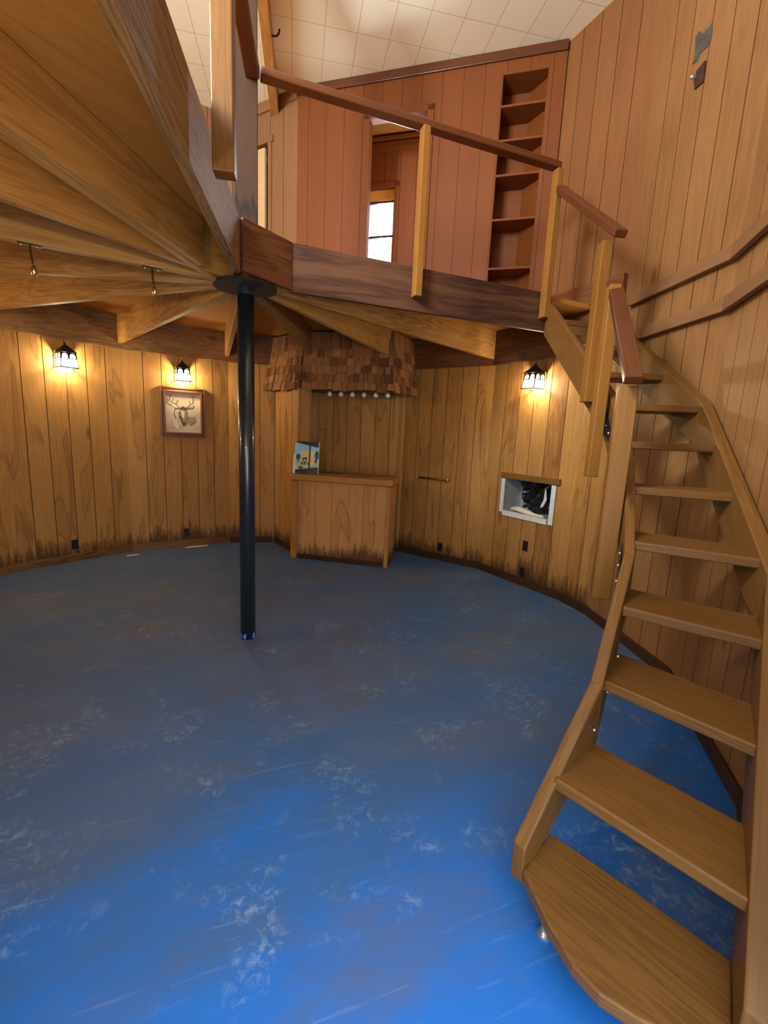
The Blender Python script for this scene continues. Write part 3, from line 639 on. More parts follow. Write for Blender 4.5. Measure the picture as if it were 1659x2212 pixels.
# ---- loft railing (two runs meeting at the column)
lr = thing('loft_railing', (1.25, -0.06, DECKT), 'dark wooden guard rail with two posts along the long stained fascia', 'railing', 'loft guard rails meeting at the column')
mb = MB(); mb.bar((0.098, -0.055, 3.852), (2.50, -0.055, 3.868), 0.085, 0.05); mb.build('handrail', M['rail'], lr, bevel=0.008)
lr2 = thing('loft_railing', (-0.21, -1.33, 2.62), 'dark wooden guard rail with one stout post along the rising edge beam', 'railing', 'loft guard rails meeting at the column')
mb = MB(); rs = V((0.045, -0.08, 3.83)); mb.bar(rs, rs + e1d * 2.6, 0.09, 0.075); mb.build('handrail', M['rail'], lr2, bevel=0.01)
for x in (1.258, 2.475):
    mb = MB(); mb.bar((x, -0.083, 2.672), (x, -0.083, 3.83), 0.058, 0.075, up=(0, 1, 0)); mb.build('post', M['post'], lr, bevel=0.006)
c1 = V((-0.21, -1.33, 0)); n1 = -e1s if (-e1s).x > 0 else e1s
cp_ = c1 + n1 * 0.035
mb = MB(); mb.box(cp_ + V((0, 0, 3.22)), n1, e1d, (0, 0, 1), 0.085, 0.075, 1.2); mb.build('post', M['stair'], lr2, bevel=0.006)

# ---- rafter under the upper ceiling, with its hook
mb = MB(); ra, rb_ = pol(0.08, 79), pol(2.72, 78.5); mb.bar(ra + V((0, 0, 5.29)), rb_ + V((0, 0, 5.29)), 0.095, 0.18)
tag(mb.build('ceiling_rafter', M['beam'], bevel=0.005, loc=rb_ + V((0, 0, 5.2))), 'bright knotty rafter under the white tiled ceiling beside the column', 'rafter')
hp = pol(1.56, 79) + V((0.055, -0.01, 5.23))
mb = MB(); mb.tube([hp + V((-0.02, 0, 0.0)), hp + V((0.02, 0, -0.012)), hp + V((0.055, 0.0, 0.0)), hp + V((0.075, 0.0, 0.03)), hp + V((0.078, 0, 0.06))], 0.009, 10)
tag(mb.build('ceiling_hook', M['iron'], smooth=True, loc=hp), 'dark curved hook on the bright rafter below the white ceiling', 'hook')

# ---- bookcase built into the loft partition
bk = thing('bookcase', on(P0, PDv, PIN, 0.375, -0.16, DECKT), 'tall built-in bookcase with empty shelves in the red loft wall', 'bookcase')
def bdep(u): return min(max(u * 1.05 - 0.035, 0.02), 0.30)
prof = [(BU0 + 0.01, -bdep(BU0 + 0.01)), (0.319, -0.30), (BU1 - 0.01, -0.30)]
mb = MB()
for (ua, da), (ub, db) in zip(prof[:-1], prof[1:]): mb.bar(on(P0, PDv, PIN, ua, da, 4.06), on(P0, PDv, PIN, ub, db, 4.06), 0.012, 2.26)
mb.build('back_panel', M['upper_red'], bk)
for u in (BU0 + 0.006, BU1 - 0.008):
    mb = MB(); d_ = bdep(u); mb.bar(on(P0, PDv, PIN, u, -d_ / 2, 2.93), on(P0, PDv, PIN, u, -d_ / 2, 5.19), d_, 0.012, up=PDv); mb.build('side_panel', M['upper_red'], bk)
for z in (2.945, 3.39, 3.86, 4.275, 4.592, 4.90, 5.185):
    mb = MB(); mb.prism([tuple(on(P0, PDv, PIN, u, d_, 0))[:2] for u, d_ in [(BU0 + 0.012, -0.002), (BU1 - 0.012, -0.002), (BU1 - 0.012, -0.295), (0.319, -0.295), (BU0 + 0.012, -bdep(BU0) + 0.004)]], z - 0.01, z + 0.01, grain=PDv)
    mb.build('shelf', M['upper_red'], bk)

# ---- shingled canopy over the bar
ca = thing('shingle_canopy', bb(0, 2.6, 2.12), 'cedar shingle canopy over the bar alcove', 'canopy')
FL, FR, LL, RR_ = bb(-0.62, 2.44, 0), bb(0.545, 2.44, 0), V((0.56, 2.985, 0)), pol(3.04, 43.4)
mb = MB()
def slab(p, q_, z0, z1, th, inn):
    mb.poly([p + V((0, 0, z0)), q_ + V((0, 0, z0)), q_ + V((0, 0, z1)), p + V((0, 0, z1)), p + inn * th + V((0, 0, z0)), q_ + inn * th + V((0, 0, z0)), q_ + inn * th + V((0, 0, z1)), p + inn * th + V((0, 0, z1))],
            [(0, 1, 2, 3), (7, 6, 5, 4), (0, 4, 5, 1), (1, 5, 6, 2), (2, 6, 7, 3), (3, 7, 4, 0)], (0, 0, 1))
slab(FL, FR, 2.13, 2.72, 0.03, BN)
for p, q_ in ((LL, FL), (FR, RR_)):
    dd_ = (q_ - p).normalized(); nn = V((-dd_.y, dd_.x, 0)); nn = nn if nn.dot(bb(0, 2.9, 0) - p) > 0 else -nn
    slab(p, q_, 2.13, 2.72, 0.03, nn)
mb.build('backing', M['beam_dark'], ca)
mb = MB(); pts = [FL + BN * 0.02, FR + BN * 0.02, RR_, bb(0.56, 3.0, 0), bb(-0.6, 3.0, 0), LL]
mb.prism([(p.x, p.y) for p in pts], 2.135, 2.15); mb.build('soffit_board', M['beam_dark'], ca)
def shingles(p, q_, out, name, seed):
    rnd = random.Random(seed); mb = MB(); d = (q_ - p); Ln = d.length; d = d.normalized()
    rows = 6; exp = 0.098
    for r in range(rows):
        zb = 2.118 + r * exp; flare = 0.062 * (1 - r / rows) ** 1.3
        ext = flare * 0.62 + 0.015; u = -ext - rnd.uniform(0.0, 0.05)
        while u < Ln + ext - 0.02:
            wd_ = rnd.uniform(0.06, 0.135); g = 0.0035; u1 = min(u + wd_, Ln + ext)
            dz = rnd.uniform(-0.016, 0.012); th = rnd.uniform(0.016, 0.026); so = rnd.uniform(0, 0.014)
            a, b_ = p + d * (u + g), p + d * (u1 - g)
            if u1 - u > 0.02:
                lo, hi = out * (flare + 0.022 + so), out * (flare * 0.6 + 0.004)
                z0, z1 = zb + dz, zb + 0.20
                mb.hexa([a + lo - out * th + V((0, 0, z0)), b_ + lo - out * th + V((0, 0, z0)), b_ + lo + V((0, 0, z0 + rnd.uniform(-.004, .004))), a + lo + V((0, 0, z0))],
                        [a + hi - out * 0.004 + V((0, 0, z1)), b_ + hi - out * 0.004 + V((0, 0, z1)), b_ + hi + V((0, 0, z1)), a + hi + V((0, 0, z1))], (0, 0, 1), tone=rnd.uniform(-0.5, 0.4))
            u = u1
    return mb.build(name, M['shingle'], ca)
shingles(FL, FR, -BN, 'front_shingles', 3)
for p, q_, s_ in ((LL, FL, 5), (FR, RR_, 8)):
    dd_ = (q_ - p).normalized(); nn = V((-dd_.y, dd_.x, 0)); nn = nn if nn.dot(p - bb(0, 2.9, 0)) > 0 else -nn
    shingles(p, q_, nn, 'side_shingles', s_)
# light bar with six globe bulbs
lb = thing('bulb_strip', bb(0.09, 2.56, 2.115), 'strip of six unlit globe bulbs under the shingled canopy', 'light')
mb = MB(); mb.bar(bb(-0.36, 2.56, 2.123), bb(0.55, 2.56, 2.123), 0.07, 0.02); mb.build('bar', M['beam_dark'], lb)
for k in range(6):
    mb = MB(); c = bb(-0.275 + 0.150 * k, 2.535, 2.085); mb.tube([c + V((0, 0, 0.04)), c + V((0, 0, 0.02))], 0.013, 12, mat=1); mb.ball(c, 0.030, 0)
    mb.build('globe_bulb', [M['bulb'], M['zinc']], lb, smooth=True)

# ---- bar counter
ba = thing('bar_counter', bb(0, 2.4, 0), 'wooden bar counter with damp-stained front below the shingled canopy', 'bar')
mb = MB(); mb.box(bb(0.0, 2.225, 0.5), BT, BN, (0, 0, 1), 1.25, 0.02, 1.0, grain=(0, 0, 1), tone=0.05)
for t in (-0.32, -0.1, 0.12, 0.3, 0.45): mb.box(bb(t, 2.2145, 0.5), BT, BN, (0, 0, 1), 0.004, 0.001, 0.98, mat=1)
mb.build('front_panel', [M['bar'], M['groove']], ba)
mb = MB(); mb.box(bb(0.62, 2.43, 0.5), BT, BN, (0, 0, 1), 0.02, 0.39, 1.0, grain=(0, 0, 1)); mb.build('side_panel', M['bar'], ba)
mb = MB(); mb.box(bb(-0.62, 2.263, 0.5), BT, BN, (0, 0, 1), 0.02, 0.055, 1.0, grain=(0, 0, 1)); mb.build('side_panel', M['bar'], ba)
mb = MB(); mb.box(bb(-0.595, 2.205, 0.5), BT, BN, (0, 0, 1), 0.085, 0.022, 1.0); mb.build('corner_trim', M['trim'], ba, bevel=0.003)
mb = MB(); mb.box(bb(0.615, 2.205, 0.5), BT, BN, (0, 0, 1), 0.05, 0.022, 1.0); mb.build('corner_trim', M['trim'], ba, bevel=0.003)
mb = MB(); mb.bar(bb(-0.55, 2.203, 0.035), bb(0.59, 2.203, 0.035), 0.022, 0.05); mb.build('toe_strip', M['base_dark'], ba, bevel=0.003)
mb = MB(); mb.prism([tuple(bb(*q, 0))[:2] for q in ((-0.708, 2.155), (0.668, 2.155), (0.668, 2.645), (-0.36, 2.645), (-0.36, 2.30), (-0.708, 2.275))], 1.010, 1.080, grain=BT); mb.build('counter_top', M['trim'], ba, bevel=0.004)
mb = MB(); mb.box(bb(0.13, 2.50, 1.088), BT, BN, (0, 0, 1), 0.95, 0.26, 0.016, grain=BT); mb.build('top_board', M['beam_brown'], ba, bevel=0.002)

# ---- painting and card leaning on the bar
pt = thing('painting', bb(-0.56, 2.36, 1.081), 'unframed painting of a yellow round tower leaning on the bar', 'painting')
pr_ = (BT * 0.93 + BN * 0.10).normalized(); pr_ = V((0.93, -0.36, 0)).normalized(); pu = (V((0, 0, 1)) + V((pr_.y, -pr_.x, 0)) * -0.16)
pf = V((pr_.y, -pr_.x, 0)); pf = pf if pf.dot(CAM - pt.location) > 0 else -pf
pu = (V((0, 0, 1)) - pf * 0.17).normalized(); pfn = pr_.cross(pu); pfn = pfn if pfn.dot(CAM - pt.location) > 0 else -pfn
po0 = bb(-0.600, 2.205, 1.086) 
PW, PH = 0.30, 0.40
def pp(u, v, k=0.0): return po0 + pr_ * (u * PW) + pu * (v * PH) + pfn * k
mb = MB(); mb.box(pp(0.5, 0.5, -0.008), pr_, pu, pfn, PW, PH, 0.016); mb.build('stretcher', M['white'], pt)
def art(name, mat, polys, k, parent, fn, each=False):
    mb = MB()
    for pl in polys:
        mb.poly([fn(u, v, k) for u, v in pl] + [fn(u, v, k - 0.0006) for u, v in pl],
                [tuple(range(len(pl)))] + [(i, (i + 1) % len(pl), len(pl) + (i + 1) % len(pl), len(pl) + i) for i in range(len(pl))], tone=0)
        if each:
            mb.build(name, mat, parent); mb = MB()
    if not each: mb.build(name, mat, parent)
def ell(cx, cy_, rx, ry, n=20, a0=0, a1=360): return [(cx + rx * math.cos((a0 + (a1 - a0) * i / n) * R2D), cy_ + ry * math.sin((a0 + (a1 - a0) * i / n) * R2D)) for i in range(n if a1 - a0 == 360 else n + 1)]
art('painted_sky', M['p_sky'], [[(0.03, 0.30), (0.97, 0.30), (0.97, 0.92), (0.03, 0.97)]], 0.001, pt, pp)
art('painted_grass', M['p_grass'], [[(0.03, 0.12), (0.97, 0.22), (0.97, 0.48), (0.03, 0.42)]], 0.0016, pt, pp)
art('painted_tree', M['p_tree'], [[(0.12, 0.36), (0.16, 0.36), (0.15, 0.44)] + ell(0.14, 0.52, 0.09, 0.10, 16, -70, 250), ell(0.91, 0.58, 0.085, 0.14)], 0.0022, pt, pp, True)
art('painted_bush', M['p_tree'], [ell(0.25, 0.19, 0.1, 0.035), ell(0.28, 0.32, 0.03, 0.05, 10), ell(0.57, 0.32, 0.035, 0.05, 10), ell(0.87, 0.40, 0.05, 0.06, 10)], 0.0042, pt, pp, True)
art('painted_tower', M['p_wall'], [[(0.24, 0.30), (0.80, 0.32), (0.79, 0.68)] + ell(0.51, 0.68, 0.28, 0.055, 12, 0, 180) + [(0.23, 0.68)]], 0.0030, pt, pp)
art('painted_porch', M['p_dark'], [[(0.33, 0.28), (0.36, 0.28), (0.36, 0.45), (0.47, 0.455), (0.47, 0.28), (0.50, 0.28), (0.50, 0.46), (0.52, 0.46), (0.50, 0.51), (0.33, 0.50), (0.30, 0.45), (0.33, 0.45)]], 0.0038, pt, pp)
art('painted_door', M['p_dark'], [[(0.39, 0.28), (0.44, 0.28), (0.44, 0.40), (0.39, 0.40)]], 0.0038, pt, pp)
art('painted_bars', M['p_dark'], [[(0.03, 0.97), (0.97, 0.82), (0.97, 1.0), (0.03, 1.0)], [(0.03, 0.0), (0.97, 0.0), (0.97, 0.22), (0.03, 0.12)], [(0.58, 0.1), (0.64, 0.1), (0.64, 0.92), (0.58, 0.93)]], 0.0046, pt, pp)
cw = MB(); c0 = po0 - pr_ * 0.028 - pfn * 0.045
cw.box(c0 + pr_ * 0.05 + V((0, 0, 0.128)) - pfn * 0.02, pr_, (pu - pfn * 0.1).normalized(), pfn, 0.10, 0.24, 0.003)
tag(cw.build('card', M['white'], loc=c0), 'small white card tucked behind the left edge of the tower painting', 'card')

# ---- wall helper for things hung on a facet: bearing of facet, t to the right, z, k out from the wall
def fac(deg, t, z, k=0.0, ap=3.066):
    n = pol(1, deg); tt = V((n.y, -n.x, 0)); return n * (ap - k) + tt * t + V((0, 0, z))
def frot(deg): return deg * R2D - math.pi / 2          # local +y points into the wall, +x to the right

# ---- wall lanterns
def lantern(deg, t, z, label, at=None, watts=52):
    r = thing('wall_lantern', at or fac(deg, t, z), label, 'lamp', 'lit wall lanterns', frot(deg), local=True)
    wb_, wt_, h = 0.082, 0.070, 0.155        # half width at foot and eave
    def ringp(z_, s): return [V((-s, -2 * s - 0.012, z_)), V((s, -2 * s - 0.012, z_)), V((s, -0.012, z_)), V((-s, -0.012, z_))]
    mb = MB(); a, b_ = ringp(0.004, wb_ - 0.004), ringp(h, wt_ - 0.004); mb.hexa(a, b_, (0, 0, 1)); mb.build('glass_shade', M['shade'], r)
    mb = MB()
    A, B = ringp(0, wb_), ringp(h, wt_); lerp = lambda p, q_, f: p * (1 - f) + q_ * f
    for i in range(4): mb.tube([A[i], B[i]], 0.0045, 6)
    for i in (0, 1, 3):
        j = (i + 1) % 4; mb.tube([A[i], A[j]], 0.005, 6); mb.tube([B[i], B[j]], 0.005, 6)
        f = 0.60; p, q_ = lerp(A[i], B[i], f), lerp(A[j], B[j], f); mb.tube([p, q_], 0.0035, 6)
        # arched tracery: a plate with two round-topped openings
        nrm = (p + q_) / 2 - V((0, -wb_ - 0.012, (p.z + q_.z) / 2)); nrm.z = 0; nrm = nrm.normalized() * 0.003
        def pt2(u, v):   # u 0..1 across, v 0..1 from mid bar to the eave
            lo, hi = lerp(p, q_, u), lerp(B[i], B[j], u); return lerp(lo, hi, v) + nrm
        for u0 in (0.0, 0.5):
            ar = [(u0 + 0.25 - 0.19 * math.cos(x), 0.42 + 0.42 * math.sin(x)) for x in [math.pi * k / 8 for k in range(9)]]
            for k in range(8):
                (ua, va), (ub, vb) = ar[k], ar[k + 1]
                mb.face([pt2(ua, va), pt2(ub, vb), pt2(ub, 1.0), pt2(ua, 1.0)])
            mb.face([pt2(u0, 0), pt2(u0 + 0.06, 0), pt2(u0 + 0.06, 1), pt2(u0, 1)]); mb.face([pt2(u0 + 0.44, 0), pt2(u0 + 0.5, 0), pt2(u0 + 0.5, 1), pt2(u0 + 0.44, 1)])
    mb.build('lantern_frame', M['iron'], r)
    mb = MB(); e = ringp(h, wt_ + 0.012); e = [V((p.x, min(p.y, -0.001), p.z)) for p in e]; top = V((0, -wt_ - 0.012, h + 0.095))
    mb.poly(e + [top], [(0, 1, 4), (1, 2, 4), (2, 3, 4), (3, 0, 4), (3, 2, 1, 0)], mat=0); mb.tube([top - V((0, 0, 0.02)), top + V((0, 0, 0.012))], [0.014, 0.006], 8)
    mb.build('roof', M['plate'], r)
    mb = MB(); mb.box((0, -0.004, h * 0.62), (1, 0, 0), (0, 1, 0), (0, 0, 1), 0.10, 0.008, 0.17); mb.build('back_plate', M['iron'], r)
    mb = MB(); mb.tube([(0, -0.09, 0.0), (0.004, -0.09, -0.02)], 0.004, 6); mb.build('finial', M['iron'], r)
    ld = bpy.data.lights.new('lantern_bulb', 'POINT'); ld.energy = watts; ld.color = (1.0, 0.82, 0.52); ld.shadow_soft_size = 0.03
    lo = bpy.data.objects.new('lantern_light', ld); COL.objects.link(lo); lo.parent = r; lo.location = (0, -0.095, 0.06)
    return r
lantern(123.75, -0.02, 2.165, 'lit black lantern on the left wall, above a wall outlet and nothing else')
lantern(101.25, 0.03, 2.155, 'lit black lantern directly above the framed deer picture')
lantern(168.75, 0.0, 2.16, 'unseen lit black lantern added halfway round the left wall', None, 80)  # added out of view to warm the left joists
ew = (b0 - a0).normalized(); en = V((-ew.y, ew.x, 0)); en = en if en.dot(-a0) > 0 else -en
lantern(math.degrees(math.atan2(-en.y, -en.x)), 0, 2.16, 'unseen lit black lantern added beside the entrance doorway', a0 + ew * 1.95 + V((0, 0, 2.16)), 95)  # unseen addition, throws warm light on the near joist faces
lantern(11.25, 0.045, 2.155, 'lit black lantern on the right wall above the recessed box')

# ---- deer picture
pc = thing('framed_picture', fac(101.25, 0.035, 1.46), 'framed sepia drawing of a deer head on the left wall', 'picture', None, frot(101.25), local=True)
FW, FH = 0.54, 0.625
mb = MB()
def fr(x0, x1, z0, z1, y0, y1, ww_):
    for (a, b_) in (((x0, z0), (x1, z0)), ((x1, z0), (x1, z1)), ((x1, z1), (x0, z1)), ((x0, z1), (x0, z0))):
        pass
    o = [(x0, z0), (x1, z0), (x1, z1), (x0, z1)]; i_ = [(x0 + ww_, z0 + ww_), (x1 - ww_, z0 + ww_), (x1 - ww_, z1 - ww_), (x0 + ww_, z1 - ww_)]
    for k in range(4):
        k2 = (k + 1) % 4; d_ = V((o[k2][0] - o[k][0], 0, o[k2][1] - o[k][1]))
        mb.hexa([V((o[k][0], y0, o[k][1])), V((o[k2][0], y0, o[k2][1])), V((i_[k2][0], y0, i_[k2][1])), V((i_[k][0], y0, i_[k][1]))],
                [V((o[k][0], y1, o[k][1])), V((o[k2][0], y1, o[k2][1])), V((i_[k2][0], y1, i_[k2][1])), V((i_[k][0], y1, i_[k][1]))], d_)
fr(-FW / 2, FW / 2, 0, FH, 0, -0.030, 0.022); fr(-FW / 2 + 0.022, FW / 2 - 0.022, 0.022, FH - 0.022, 0, -0.022, 0.020); fr(-FW / 2 + 0.04, FW / 2 - 0.04, 0.04, FH - 0.04, 0, -0.036, 0.022)
mb.build('frame', M['frame'], pc, bevel=0.003)
mb = MB(); mb.box((0, -0.006, FH / 2), (1, 0, 0), (0, 1, 0), (0, 0, 1), FW - 0.1, 0.006, FH - 0.1); mb.build('print', M['canvas'], pc)
def pq(u, v, k=0.0): return V((-FW / 2 + 0.06 + u * (FW - 0.12), -0.010 - k, 0.06 + v * (FH - 0.12)))
art('drawing_wash', M['sepia_mid'], [[(0.42, 0.55), (0.56, 0.56), (0.62, 0.45), (0.60, 0.25), (0.52, 0.17), (0.46, 0.26), (0.36, 0.42)], [(0.62, 0.40), (0.85, 0.40), (0.88, 0.28), (0.72, 0.18), (0.62, 0.24)], [(0.02, 0.72), (0.16, 0.66), (0.25, 0.72), (0.12, 0.80), (0.03, 0.86)]], 0.0006, pc, pq)
art('drawing_highlight', M['sepia_pale'], [[(0.10, 0.72), (0.30, 0.60), (0.42, 0.60), (0.28, 0.73), (0.14, 0.82)], [(0.58, 0.62), (0.76, 0.66), (0.80, 0.72), (0.66, 0.72)], [(0.44, 0.55), (0.54, 0.53), (0.52, 0.34), (0.46, 0.40)], [(0.18, 0.30), (0.36, 0.34), (0.46, 0.16), (0.36, 0.08), (0.22, 0.14)]], 0.0010, pc, pq)
def stroke(pts, w_):
    out = []
    for (x0, y0), (x1, y1) in zip(pts[:-1], pts[1:]):
        dx, dy = x1 - x0, y1 - y0; l = math.hypot(dx, dy) or 1; nx, ny = -dy / l * w_, dx / l * w_
        out.append([(x0 - nx, y0 - ny), (x1 - nx, y1 - ny), (x1 + nx, y1 + ny), (x0 + nx, y0 + ny)])
    return out
ink = []
for s in ([(0.42, 0.60), (0.30, 0.70), (0.16, 0.74), (0.13, 0.84), (0.17, 0.93)], [(0.20, 0.74), (0.24, 0.84)], [(0.30, 0.70), (0.36, 0.80)], [(0.58, 0.61), (0.68, 0.68), (0.78, 0.75), (0.80, 0.85), (0.78, 0.93)], [(0.70, 0.69), (0.68, 0.80)],
          [(0.42, 0.60), (0.28, 0.60), (0.24, 0.46), (0.30, 0.34)], [(0.34, 0.30), (0.40, 0.12)], [(0.58, 0.60), (0.62, 0.44), (0.60, 0.26)], [(0.60, 0.60), (0.78, 0.62), (0.82, 0.68)]): ink += stroke(s, 0.009)
ink += [ell(0.40, 0.49, 0.035, 0.02, 12), ell(0.52, 0.22, 0.065, 0.05, 14), [(0.40, 0.60), (0.50, 0.66), (0.60, 0.61), (0.56, 0.56), (0.50, 0.58), (0.44, 0.56)], [(0.38, 0.40), (0.43, 0.42), (0.50, 0.24), (0.46, 0.22)]]
art('drawing_lines', M['sepia'], ink, 0.0014, pc, pq)

# ---- outlets
def outlet(deg, t, z, label, w_=0.07, h_=0.115, rz=None):
    r = thing('wall_outlet', fac(deg, t, z), label, 'outlet', 'black outlet plates near the floor', frot(deg), local=True)
    mb = MB(); mb.box((0, -0.003, 0), (1, 0, 0), (0, 1, 0), (0, 0, 1), w_, 0.006, h_); mb.build('cover_plate', M['black'], r, bevel=0.002)
    for zz in (-0.022, 0.022):
        mb = MB(); mb.tube([(0, -0.004, zz), (0, -0.0085, zz)], 0.016, 16); mb.build('socket', M['iron'], r)
outlet(123.75, -0.036, 0.196, 'black outlet plate low on the left wall beneath the first lantern')
outlet(101.25, 0.036, 0.186, 'black outlet plate low on the wall beneath the deer picture')
outlet(33.75, 0.047, 0.175, 'black outlet plate near the floor beneath the brass bar handle')
outlet(11.25, 0.08, 0.458, 'upper of two black outlet plates below the recessed wall box')
outlet(11.25, 0.074, 0.148, 'lower of two black outlet plates, close to the floor below the recessed box')
ol = fac(-17.3, -0.16, 0.16)
outlet(-17.3, -0.13, 0.17, 'narrow black outlet plate glimpsed between the stair stringer and treads', 0.06, 0.12)

# ---- brass bar on the wall
tb = thing('towel_bar', fac(33.75, -0.11, 1.075), 'thin dark brass bar screwed to the wall right of the bar counter', 'rail', None, frot(33.75), local=True)
mb = MB(); mb.tube([(-0.225, -0.05, 0), (0.225, -0.05, 0)], 0.012, 14); mb.build('rod', M['brass'], tb, smooth=True)
for x in (-0.225, 0.225):
    mb = MB(); mb.tube([(x, 0, 0), (x, -0.05, 0)], 0.008, 12); mb.ball((x, -0.052, 0), 0.017); mb.build('bracket', M['gold'], tb, smooth=True)

# ---- recessed wall box
rb = thing('wall_niche', fac(11.25, 0.02, 0.79), 'recessed metal-lined box in the right wall backed with black plastic', 'niche', None, frot(11.25), local=True)
x0, x1, zt, dp = -0.335, 0.365, 0.395, 0.30
mb = MB(); bx = lambda cx, cy2, cz, a, b_, c: mb.box((cx, cy2, cz), (1, 0, 0), (0, 1, 0), (0, 0, 1), a, b_, c)
bx(x0 + 0.004, dp / 2, zt / 2, 0.008, dp, zt); bx(x1 - 0.004, dp / 2, zt / 2, 0.008, dp, zt); bx(0.015, dp / 2, 0.014, x1 - x0, dp, 0.008); bx(0.015, dp / 2, zt - 0.004, x1 - x0, dp, 0.008); bx(0.015, dp, zt / 2, x1 - x0, 0.01, zt)
mb.build('liner', M['liner'], rb)
mb = MB(); bx(x0 - 0.005, -0.006, 0.19, 0.05, 0.012, 0.39); mb.build('flange', M['flange'], rb)
mb = MB(); bx(x1 - 0.01, -0.006, 0.175, 0.055, 0.012, 0.42); mb.build('flange', M['flange'], rb)
mb = MB(); bx(0.0, -0.012, -0.012, 0.62, 0.018, 0.055); mb.build('flange', M['flange'], rb)
mb = MB(); bx(0.03, -0.014, zt + 0.03, 0.80, 0.028, 0.065); mb.build('lintel_board', M['stair'], rb, bevel=0.003)
mb = MB(); rnd = random.Random(4); nx, nz = 22, 14; grid = []
for i in range(nx + 1):
    for j in range(nz + 1):
        u, v = i / nx, j / nz
        yy = 0.20 + 0.05 * math.sin(7 * u + 5 * v) * math.sin(9 * v - 3 * u) + rnd.uniform(-0.014, 0.014)
        grid.append(V((x0 + 0.12 + u * (x1 - x0 - 0.13), yy, 0.03 + v * (zt - 0.04))))
mb.poly(grid, [(i * (nz + 1) + j, (i + 1) * (nz + 1) + j, (i + 1) * (nz + 1) + j + 1, i * (nz + 1) + j + 1) for i in range(nx) for j in range(nz)])
mb.build('plastic_sheet', M['film'], rb)
mb = MB(); pts = [(0.10, 0.10), (0.14, 0.12), (0.18, 0.20), (0.16, 0.31), (0.145, 0.31), (0.14, 0.20)]
mb.poly([V((x, 0.125, z)) for x, z in pts] + [V((x, 0.129, z)) for x, z in pts], [tuple(range(6)), tuple(range(11, 5, -1))] + [(i, (i + 1) % 6, 6 + (i + 1) % 6, 6 + i) for i in range(6)])
tag(mb.build('torn_gap', M['flange'], rb), 'pale torn strip showing through the black plastic')
rg = MB(); pth = [(-0.24, 0.05), (-0.17, 0.062), (-0.08, 0.066), (0.0, 0.055), (0.08, 0.04), (0.16, 0.032), (0.22, 0.032)]
lx = fac(11.25, 0.02, 0.79); nn = pol(1, 11.25); tt = V((nn.y, -nn.x, 0))
rnd = random.Random(2); pts = []
for (x, z) in pth: pts.append(lx + tt * x + nn * (0.04 + rnd.uniform(-0.012, 0.012)) + V((0, 0, z - 0.012)))
rg.tube(pts, [0.022, 0.030, 0.033, 0.030, 0.020, 0.018, 0.016], 9)
for v in rg.bm.verts: v.co += V((rnd.uniform(-.006, .006), rnd.uniform(-.006, .006), rnd.uniform(-.006, .006)))
tag(rg.build('rag', M['rag'], smooth=True, loc=lx + V((0, 0, 0.02))), 'crumpled cream rag lying in the recessed wall box', 'rag')

# ---- brass hooks hanging from the joist
def hook(c, label):
    r = thing('hanging_hook', c, label, 'hook', 'brass hooks under the joist')
    d = pol(1, 191.5); s_ = V((-d.y, d.x, 0))
    mb = MB(); mb.box(c + V((0, 0, -0.004)), d, s_, (0, 0, 1), 0.11, 0.025, 0.006); mb.build('mounting_plate', M['iron'], r)
    for k in (-0.035, 0.04):
        mb = MB(); mb.ball(c + d * k + V((0, 0, -0.008)), 0.007); mb.build('screw', M['zinc'], r)
    mb = MB(); mb.tube([c, c + V((0.0, 0, -0.05)), c + V((0.006, 0, -0.10))], [0.006, 0.006, 0.005], 8); mb.build('shank', M['brass'], r)
    mb = MB(); mb.ball(c + V((0.008, 0, -0.135)), 0.021, sx=0.8, sz=1.5); mb.build('pendant', M['gold'], r, smooth=True)
hook(V((-1.155, -0.245, 2.563)), 'brass hook hanging from the left joist near the photo edge')
hook(V((-0.565, -0.125, 2.574)), 'brass hook hanging from the left joist nearer the pole')

# ---- torn tape and latch plate high on the upper right wall
UA, UB = fp(-6.6), fp(-28); ud = (UB - UA).normalized(); un = V((-ud.y, ud.x, 0)); un = un if un.dot(-UA) > 0 else -un
def uw(y_, z, k=0.0):   # point on that wall from its world y
    s_ = (y_ - UA.y) / ud.y; return UA + ud * s_ + un * k + V((0, 0, z))
mb = MB(); tp = [(-0.928, 4.415), (-0.941, 4.361), (-0.939, 4.309), (-0.917, 4.29), (-0.852, 4.295), (-0.836, 4.256), (-0.82, 4.275), (-0.792, 4.274), (-0.797, 4.349), (-0.781, 4.442), (-0.811, 4.461), (-0.846, 4.415)]
mb.poly([uw(a, b_, 0.002) for a, b_ in tp] + [uw(a, b_, 0.006) for a, b_ in tp], [tuple(range(12)), tuple(range(23, 11, -1))] + [(i, (i + 1) % 12, 12 + (i + 1) % 12, 12 + i) for i in range(12)])
tag(mb.build('tape_scrap', M['tape'], loc=uw(-0.85, 4.3)), 'torn patch of dark grey tape high on the upper right wall', 'tape')
kp = thing('latch_plate', uw(-0.89, 4.14), 'small dark diamond plate with a shiny knob below the torn tape', 'latch')
mb = MB(); tp = [(-0.923, 4.203), (-0.926, 4.162), (-0.933, 4.072), (-0.854, 4.079), (-0.843, 4.13), (-0.849, 4.195)]
mb.poly([uw(a, b_, 0.001) for a, b_ in tp] + [uw(a, b_, 0.012) for a, b_ in tp], [tuple(range(6)), tuple(range(11, 5, -1))] + [(i, (i + 1) % 6, 6 + (i + 1) % 6, 6 + i) for i in range(6)])
mb.build('plate', M['knob_plate'], kp)
mb = MB(); mb.tube([uw(-0.854, 4.150, 0.005), uw(-0.854, 4.150, 0.035)], 0.007, 10); mb.ball(uw(-0.854, 4.150, 0.038), 0.015); mb.build('knob', M['zinc'], kp, smooth=True)

